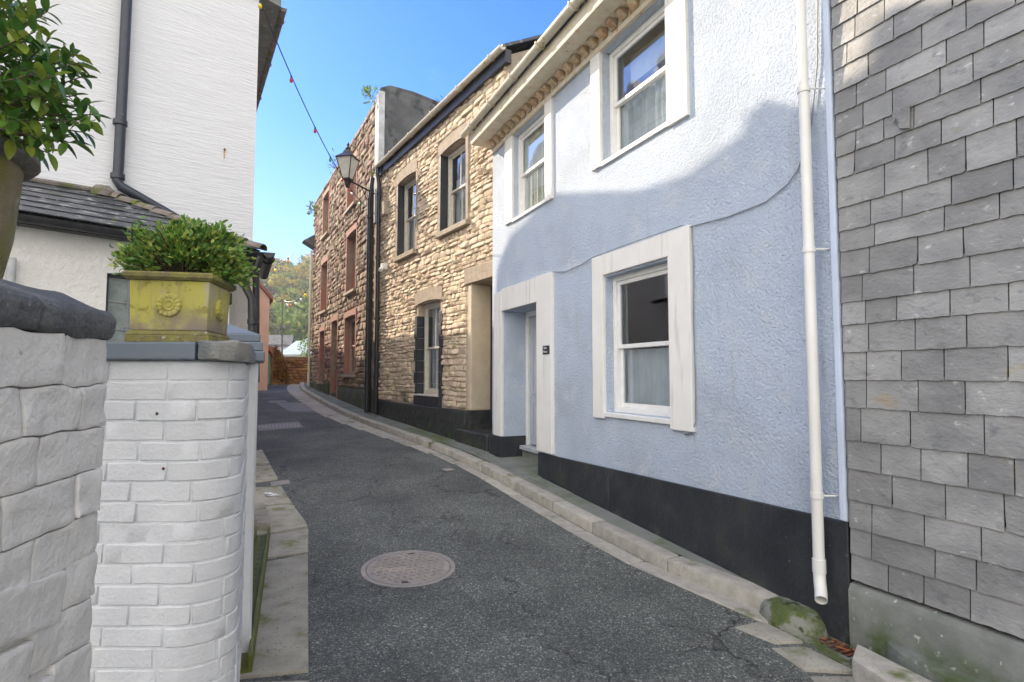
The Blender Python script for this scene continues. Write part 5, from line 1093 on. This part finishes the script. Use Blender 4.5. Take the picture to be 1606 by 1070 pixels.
for k in range(135):
    th0 = random.uniform(0, 2 * math.pi); el = random.uniform(-.25, 1.35); rad = random.uniform(.24, .40)
    tips.append(base + Vector((math.cos(th0) * math.cos(el) * rad * 1.12, math.sin(th0) * math.cos(el) * rad * .8, .14 + math.sin(el) * rad * 1.15 + .05)))
for (x, y, dd) in ((148, 180, 1.5), (140, 165, 1.5), (132, 208, 1.5), (118, 225, 1.48), (130, 120, 1.52), (126, 98, 1.5), (105, 95, 1.5), (78, 60, 1.5), (62, 25, 1.5), (75, 240, 1.46), (95, 220, 1.5), (110, 190, 1.45), (85, 120, 1.42), (60, 215, 1.42), (88, 165, 1.45), (100, 140, 1.55), (45, 5, 1.5), (55, 50, 1.45), (70, 150, 1.4), (40, 120, 1.38), (30, 190, 1.4), (118, 150, 1.5)):
    r_ = ray(x, y); tips.append(r_ * (dd / r_.y) + Vector((0, 0, H_)))
for e in tips:
    mid = base.lerp(e, .5) + Vector((random.uniform(-.04, .04), random.uniform(-.04, .04), .05)); tw.tube([base + Vector((random.uniform(-.05, .05), random.uniform(-.05, .05), -.02)), mid, e], [.006, .004, .0015], 5, cap=False)
    dr = (e - mid).normalized()
    for q in range(16):
        t = .25 + .8 * (q / 15); p = mid.lerp(e, min(t, 1.0)); sidev = dr.orthogonal().normalized(); sidev = Matrix.Rotation(q * 2.4 + random.uniform(-.5, .5), 3, dr) @ sidev
        ld = (dr * random.uniform(.3, .9) + sidev * random.uniform(.6, 1.1) + Vector((0, 0, random.uniform(-.35, .25)))).normalized(); leaves.append((p, ld))
def key(it): p = it[0]; return (CX_ + F_ * p.x / p.y < -8, random.random() > .999, p.y)
vis = [l for l in leaves if CX_ + F_ * l[0].x / l[0].y > -12 and CY_ - 0 + 53 - F_ * (l[0].z - H_) / l[0].y > -25]; vis.sort(key=lambda l: l[0].y); hid = [l for l in leaves if l not in vis]
for i, (p, ld) in enumerate(vis[:290]):
    o = bpy.data.objects.new('leaf', LM[i % 3]); col.objects.link(o); o.parent = cam_; o.location = p - cam_.location
    up = Vector((random.uniform(-.5, .5), random.uniform(-.6, .3), 1)); y_ = up.cross(ld).normalized(); z_ = ld.cross(y_).normalized(); o.rotation_euler = Matrix((ld, y_, z_)).transposed().to_euler(); sc_ = random.uniform(.7, 1.15); o.scale = (sc_,) * 3
for p, ld in vis[290:] + hid: leaf(inner, p, ld, .046 * random.uniform(.7, 1.2), .5)
tw.build('twigs', 'bark', cam_); tag(inner.build('inner_leaves', 'camellia', cam_, recalc=False), kind='stuff')

# ------------------------------------------------------------------ festoon lights
def bulb(p, c, par, s=1.0):
    mb = MB(); mb.lathe((p.x, p.y, p.z - .035 * s), [(.016 * s, -.01 * s), (.018 * s, .03 * s), (.01 * s, .04 * s)], 8); o = mb.build('bulb_holder', 'iron', par)
    mb = MB(); mb.lathe((p.x, p.y, p.z - .11 * s), [(.006 * s, 0), (.022 * s, .012 * s), (.028 * s, .035 * s), (.022 * s, .058 * s), (.014 * s, .07 * s)], 10); mb.build('bulb', 'b' + c, par, smooth=True)
def festoon(label, A, B, sag, cols, fr_, s=1.0, r=.009):
    t = thing('festoon_lights', label, 'string lights', A); A, B = Vector(A), Vector(B); f = lambda k: A.lerp(B, k) - Vector((0, 0, sag * 4 * k * (1 - k)))
    mb = MB(); mb.tube([f(k / 40) for k in range(41)], r, 6); mb.build('cable', 'iron', t)
    for k, c in zip(fr_, cols): bulb(f(k), c, t, s)
    return t
def at(x, y, Y): r_ = ray(x, y); k = Y / r_.y; return r_ * k + Vector((0, 0, H_))
A = at(384, -60, 6.9); B = at(572, 322, 14.1)
# choose bulbs where the cable passes the given heights in the picture
festoon('string of coloured festoon bulbs crossing from the tall white house to the red house', A, B, .42, ['yellow', 'red', 'red', 'green', 'red', 'white', 'green'], [.07, .245, .42, .56, .69, .81, .93])
A = at(396, 436, 30); B = at(462, 396, 30); festoon('far festoon string with one red and one yellow bulb against the wooded hill', A, B, .15, ['red', 'yellow', 'orange'], [.25, .55, .85], 2.6, .016)
A = at(446, 472, 34); B = at(486, 448, 28); festoon('pale festoon string from the tall pole towards the red house', A, B, .35, ['white', 'orange', 'white', 'white', 'yellow'], [.15, .3, .5, .7, .85], 2.4, .02)

# ------------------------------------------------------------------ far end of the street
pk = Fr(tuple(at(419.5, 600, 22).xy), (-.87, -.46)); 
ph_ = thing('pink_house', 'salmon pink rendered house with a sloping dark verge at the far left of the street', 'house', pk.pt(0, 0, 1))
if pk.n.y > 0: pk.n = -pk.n
z1 = at(419.5, 468, 22).z; mb = MB(); pf_ = [(0, .6), (0, z1), (2.6, z1 + 3.0), (5.2, z1), (5.2, .6)]; mb.prism([pk.pt(u, 0, z) for u, z in pf_], [pk.pt(u, -7, z) for u, z in pf_]); mb.build('wall', 'pink', ph_)
mb = MB(); rf = [(-.12, z1 - .10), (2.6, z1 + 3.02), (5.3, z1 - .10), (5.3, z1 + .06), (2.6, z1 + 3.18), (-.12, z1 + .06)]; mb.prism([pk.pt(u, .12, z) for u, z in rf], [pk.pt(u, -7.1, z) for u, z in rf]); mb.build('roof', 'redsmooth', ph_)
w0 = pk.pix(407, 455); w1 = pk.pix(402, 500); mb = MB(); mb.box(pk, w0[0], w1[0], -.05, .03, w1[1], w0[1]); mb.build('window', 'redsmooth', ph_)
# orange arched wall with the green gate and the wall beyond
FA = Fr(tuple(at(411, 594, 25).xy), (at(447, 588, 26) - at(411, 594, 25)).xy)
if FA.n.y > 0: FA.n = -FA.n
aw = thing('arched_stone_wall', 'orange-brown stone wall with a humped top around a green gate', 'wall', FA.pt(0, 0, 1.1))
L_ = (at(447, 588, 26) - at(411, 594, 25)).xy.length
def fz(x, y): return FA.pix(x, y)
top = [(411, 556), (416, 547), (423, 543), (430, 544), (438, 550), (445, 558), (448, 562)]
tp_ = [fz(*q) for q in top]; gate = [fz(*q) for q in ((413, 552), (416, 549.5), (420, 548.5), (424, 550), (427, 555), (429, 562), (429, 593), (413, 596))]
mb = MB(); g0, g1 = gate[0][0], gate[5][0]
mb.fprism(FA, [(g1, .6), (tp_[-1][0], .6), tp_[-1], tp_[-2], tp_[-3], tp_[-4], (g1, gate[5][1])], -.45, 0); mb.build('wall', 'orange', aw, jit=.03)
mb = MB(); mb.fprism(FA, [(g1, gate[5][1]), tp_[3], tp_[2], tp_[1], tp_[0], (tp_[0][0], gate[0][1]), (gate[0][0], gate[0][1]), gate[1], gate[2], gate[3], gate[4]], -.45, 0); mb.build('arch', 'orange', aw)
mb = MB(); mb.fprism(FA, [(g0, .8), (g1, .8), (g1, gate[5][1]), gate[4], (g0 + (g1 - g0) * .5, gate[5][1] + .1), (g0, gate[5][1])], -.28, -.2); mb.build('gate', 'greendoor', aw)
rubble(aw, FA, g1 + .05, tp_[-1][0], 1.2, 2.35, [], (.14, .34), (.10, .2), 'orange', (.02, .06), nmax=60)
FB = Fr(tuple(at(446, 588, 26.1).xy), (1, -.12))
if FB.n.y > 0: FB.n = -FB.n
bw = thing('far_stone_wall', 'orange-brown rubble wall closing the far end of the street', 'wall', FB.pt(0, 0, 1.3)); zf = at(460, 560, 26).z
mb = MB(); mb.box(FB, -.2, 9, -.45, 0, .8, zf); mb.build('wall', 'orange', bw)
rubble(bw, FB, -.1, 2.2, 1.35, zf, [], (.16, .4), (.10, .18), 'orange', (.02, .07), nmax=80)
t = thing('wall_creeper', 'orange-brown autumn creeper covering the arched stone wall right of the green gate', 'creeper', FA.pt(g1 + .1, .05, 1.3)); mb = MB()
M['creeper'] = leafmat('autumn_creeper', (.34, .15, .04), (.46, .22, .06), (.30, .26, .05), .6)
for _ in range(900):
    u = random.uniform(g1 + .02, tp_[-1][0]); zt_2 = 2.9 - .9 * max(0, (u - g1) / max(.1, tp_[-1][0] - g1)) ** 1.6; p = FA.pt(u, random.uniform(.02, .14), random.uniform(1.4, zt_2)); leaf(mb, p, Vector((random.uniform(-1, 1), -.6, random.uniform(-1, .6))).normalized(), random.uniform(.07, .13), .7)
tag(mb.build('leaves', 'creeper', t, recalc=False), kind='stuff'); mb = MB()
for q in range(5): u = g1 + .2 + q * (tp_[-1][0] - g1 - .3) / 5; mb.tube([FA.pt(u, .03, 1.2), FA.pt(u + .1, .05, 1.7), FA.pt(u - .05, .04, 2.2)], .015, 4)
mb.build('stems', 'bark', t)
# hedge bush on the wall
t = thing('roadside_bush', 'small yellow-green bush beside the red house at the far bend', 'bush', at(482, 548, 32)); mb = MB(); leafcloud(mb, at(482, 546, 32), (.5, .5, .45), 260, .16); mb.build('foliage', 'weed', t, recalc=False)
mb = MB(); mb.tube([at(482, 560, 32) - Vector((0, 0, .5)), at(482, 548, 32)], .04, 5); mb.build('stem', 'bark', t)
# far houses
def farhouse(label, fr, u0, u1, dep, z0, z1, zr, wm, rm):
    t = thing('far_house', label, 'house', fr.pt(u0, 0, z0)); mb = MB(); mb.box(fr, u0, u1, -dep, 0, z0, z1); 
    for u in (u0, u1 - .2): mb.prism([fr.pt(u, 0, z1), fr.pt(u, -dep, z1), fr.pt(u, -dep / 2, zr - .1)], [fr.pt(u + .2, 0, z1), fr.pt(u + .2, -dep, z1), fr.pt(u + .2, -dep / 2, zr - .1)])
    mb.build('wall', wm, t); mb = MB(); mb.uprism(fr, [(.3, z1 - .1), (-dep / 2, zr), (-dep - .3, z1 - .1), (-dep - .3, z1 + .02), (-dep / 2, zr + .12), (.3, z1 + .02)], u0 - .2, u1 + .2); mb.build('roof', rm, t)
    for k in range(int((u1 - u0) / 2)):
        mb = MB(); mb.box(fr, u0 + .6 + 2 * k, u0 + 1.6 + 2 * k, -.02, .03, z1 - 1.5, z1 - .5); w_ = mb.build('window', 'upvc', t); mb = MB(); mb.box(fr, u0 + .7 + 2 * k, u0 + 1.5 + 2 * k, .031, .04, z1 - 1.4, z1 - .6); mb.build('pane', 'dark', w_)
    return t
q = at(430, 560, 48); f1 = Fr((q.x, q.y), (1, .35)); f1.n = -f1.n if f1.n.y > 0 else f1.n
farhouse('small pale house with a dark grey roof just left of the tall pole', f1, -5, 1.2, 5, .5, at(430, 541, 48).z, at(430, 527, 50).z, 'farwhite', 'greyrender')
q = at(446, 560, 46); f2 = Fr((q.x, q.y), (.4, 1)); f2.n = f2.n
f2 = Fr((at(458, 560, 46)).xy, (-.3, .95)); farhouse('pale gabled house with a light roof behind the far stone wall', f2, 0, 6, 2.4, .5, at(445, 550, 46).z, at(450, 532, 46).z, 'farwhite', 'farroof')
q = at(456, 575, 42); f3 = Fr((q.x, q.y), (1, 0)); f3.n = -f3.n if f3.n.y > 0 else f3.n
farhouse('low house with a broad pale blue-white roof right of the tall pole', f3, -.6, 6, 6, .5, at(460, 556, 42).z, at(470, 537, 45).z, 'farwhite', 'farroof')
p = at(443, 560, 38); pt_ = thing('tall_pole', 'tall slim pale pole rising behind the far wall', 'pole', (p.x, p.y, 1)); mb = MB(); tpz = at(443, 470, 38); mb.tube([Vector((p.x, p.y, .8)), Vector((tpz.x, tpz.y, tpz.z))], [.075, .05], 8); mb.build('shaft', 'greyrender', pt_)
mb = MB(); mb.tube([tpz + Vector((-.35, 0, -.15)), tpz + Vector((.35, 0, -.05))], .05, 6); mb.build('crossarm', 'greyrender', pt_)
# wooded hillside
def crown(seed, n, R_, H2, ls):
    random.seed(seed); mb = MB(); cl = [(Vector((random.gauss(0, .45) * R_, random.gauss(0, .45) * R_, H2 * random.uniform(.35, 1.0))), random.uniform(.28, .5) * R_) for _ in range(9)]
    for i in range(n):
        c, r = random.choice(cl); v = Vector((random.gauss(0, 1), random.gauss(0, 1), random.gauss(0, 1))).normalized() * r * random.random() ** .35; leaf(mb, c + v, (v.normalized() + Vector((random.uniform(-.8, .8), random.uniform(-.8, .8), random.uniform(-.6, .6)))).normalized(), ls * random.uniform(.6, 1.3), .8)
    me = bpy.data.meshes.new('crown'); me.from_pydata(mb.v, [], mb.f); return me
def trunkm():
    mb = MB(); mb.tube([Vector((0, 0, -1)), Vector((.1, 0, 2)), Vector((0, .1, 4.5))], [.28, .2, .08], 7)
    for a in range(5): mb.tube([Vector((.05, 0, 1.6 + a * .3)), Vector((math.cos(a * 1.3) * 1.0, math.sin(a * 1.3) * 1.0, 3.2 + a * .25))], [.1, .04], 5)
    me = bpy.data.meshes.new('trunk'); me.from_pydata(mb.v, [], mb.f); me.materials.append(M['bark']); return me
TM = trunkm(); CR = {}
for m_, sd_ in (('t_yellow', 11), ('t_green', 12), ('t_grey', 13)):
    for q in range(2):
        me = crown(sd_ * 3 + q, 900, 2.6, 6.0, .42); me.materials.append(M[m_]); CR[m_, q] = me
random.seed(21); LB = dict(t_yellow='yellow autumn tree on the wooded hillside', t_green='olive green tree on the wooded hillside', t_grey='bare grey-brown tree on the wooded hillside')
nT = 0
for yy in range(66, 150, 5):
    for k in range(9):
        rx = -.50 + .18 * (k + random.random()) / 9; y_ = yy + random.uniform(-2, 2); x_ = rx * y_; z_ = hh(x_, y_)
        right = (rx + .50) / .18
        kind = 't_yellow' if random.random() < .15 + .5 * right and yy > 84 else ('t_grey' if random.random() < .55 - .3 * right else 't_green')
        t = thing('hillside_tree', LB[kind], 'tree', (x_, y_, z_), 'trees covering the far hillside'); s_ = random.uniform(.75, 1.25)
        for nm, me in (('trunk', TM), ('crown', CR[kind, nT % 2])):
            o = bpy.data.objects.new(nm, me); col.objects.link(o); o.parent = t; o.rotation_euler = (0, 0, random.uniform(0, 6)); o.scale = (s_, s_, s_)
        nT += 1
HAZE = True
if HAZE:
    mb = MB(); mb.prism([Vector((x, y, -12)) for x, y in ((-110, -25), (60, -25), (60, 165), (-110, 165))], [Vector((x, y, 34)) for x, y in ((-110, -25), (60, -25), (60, 165), (-110, 165))])
    hm = bpy.data.materials.new('haze_air'); hm.use_nodes = True; n = hm.node_tree.nodes; n.remove(n['Principled BSDF']); v = n.new('ShaderNodeVolumePrincipled'); v.inputs['Density'].default_value = .0012; v.inputs['Color'].default_value = (.9, .93, 1, 1); v.inputs['Anisotropy'].default_value = .3
    hm.node_tree.links.new(v.outputs[0], n['Material Output'].inputs['Volume']); hz = mb.build('haze', hm); tag(hz, kind='stuff')
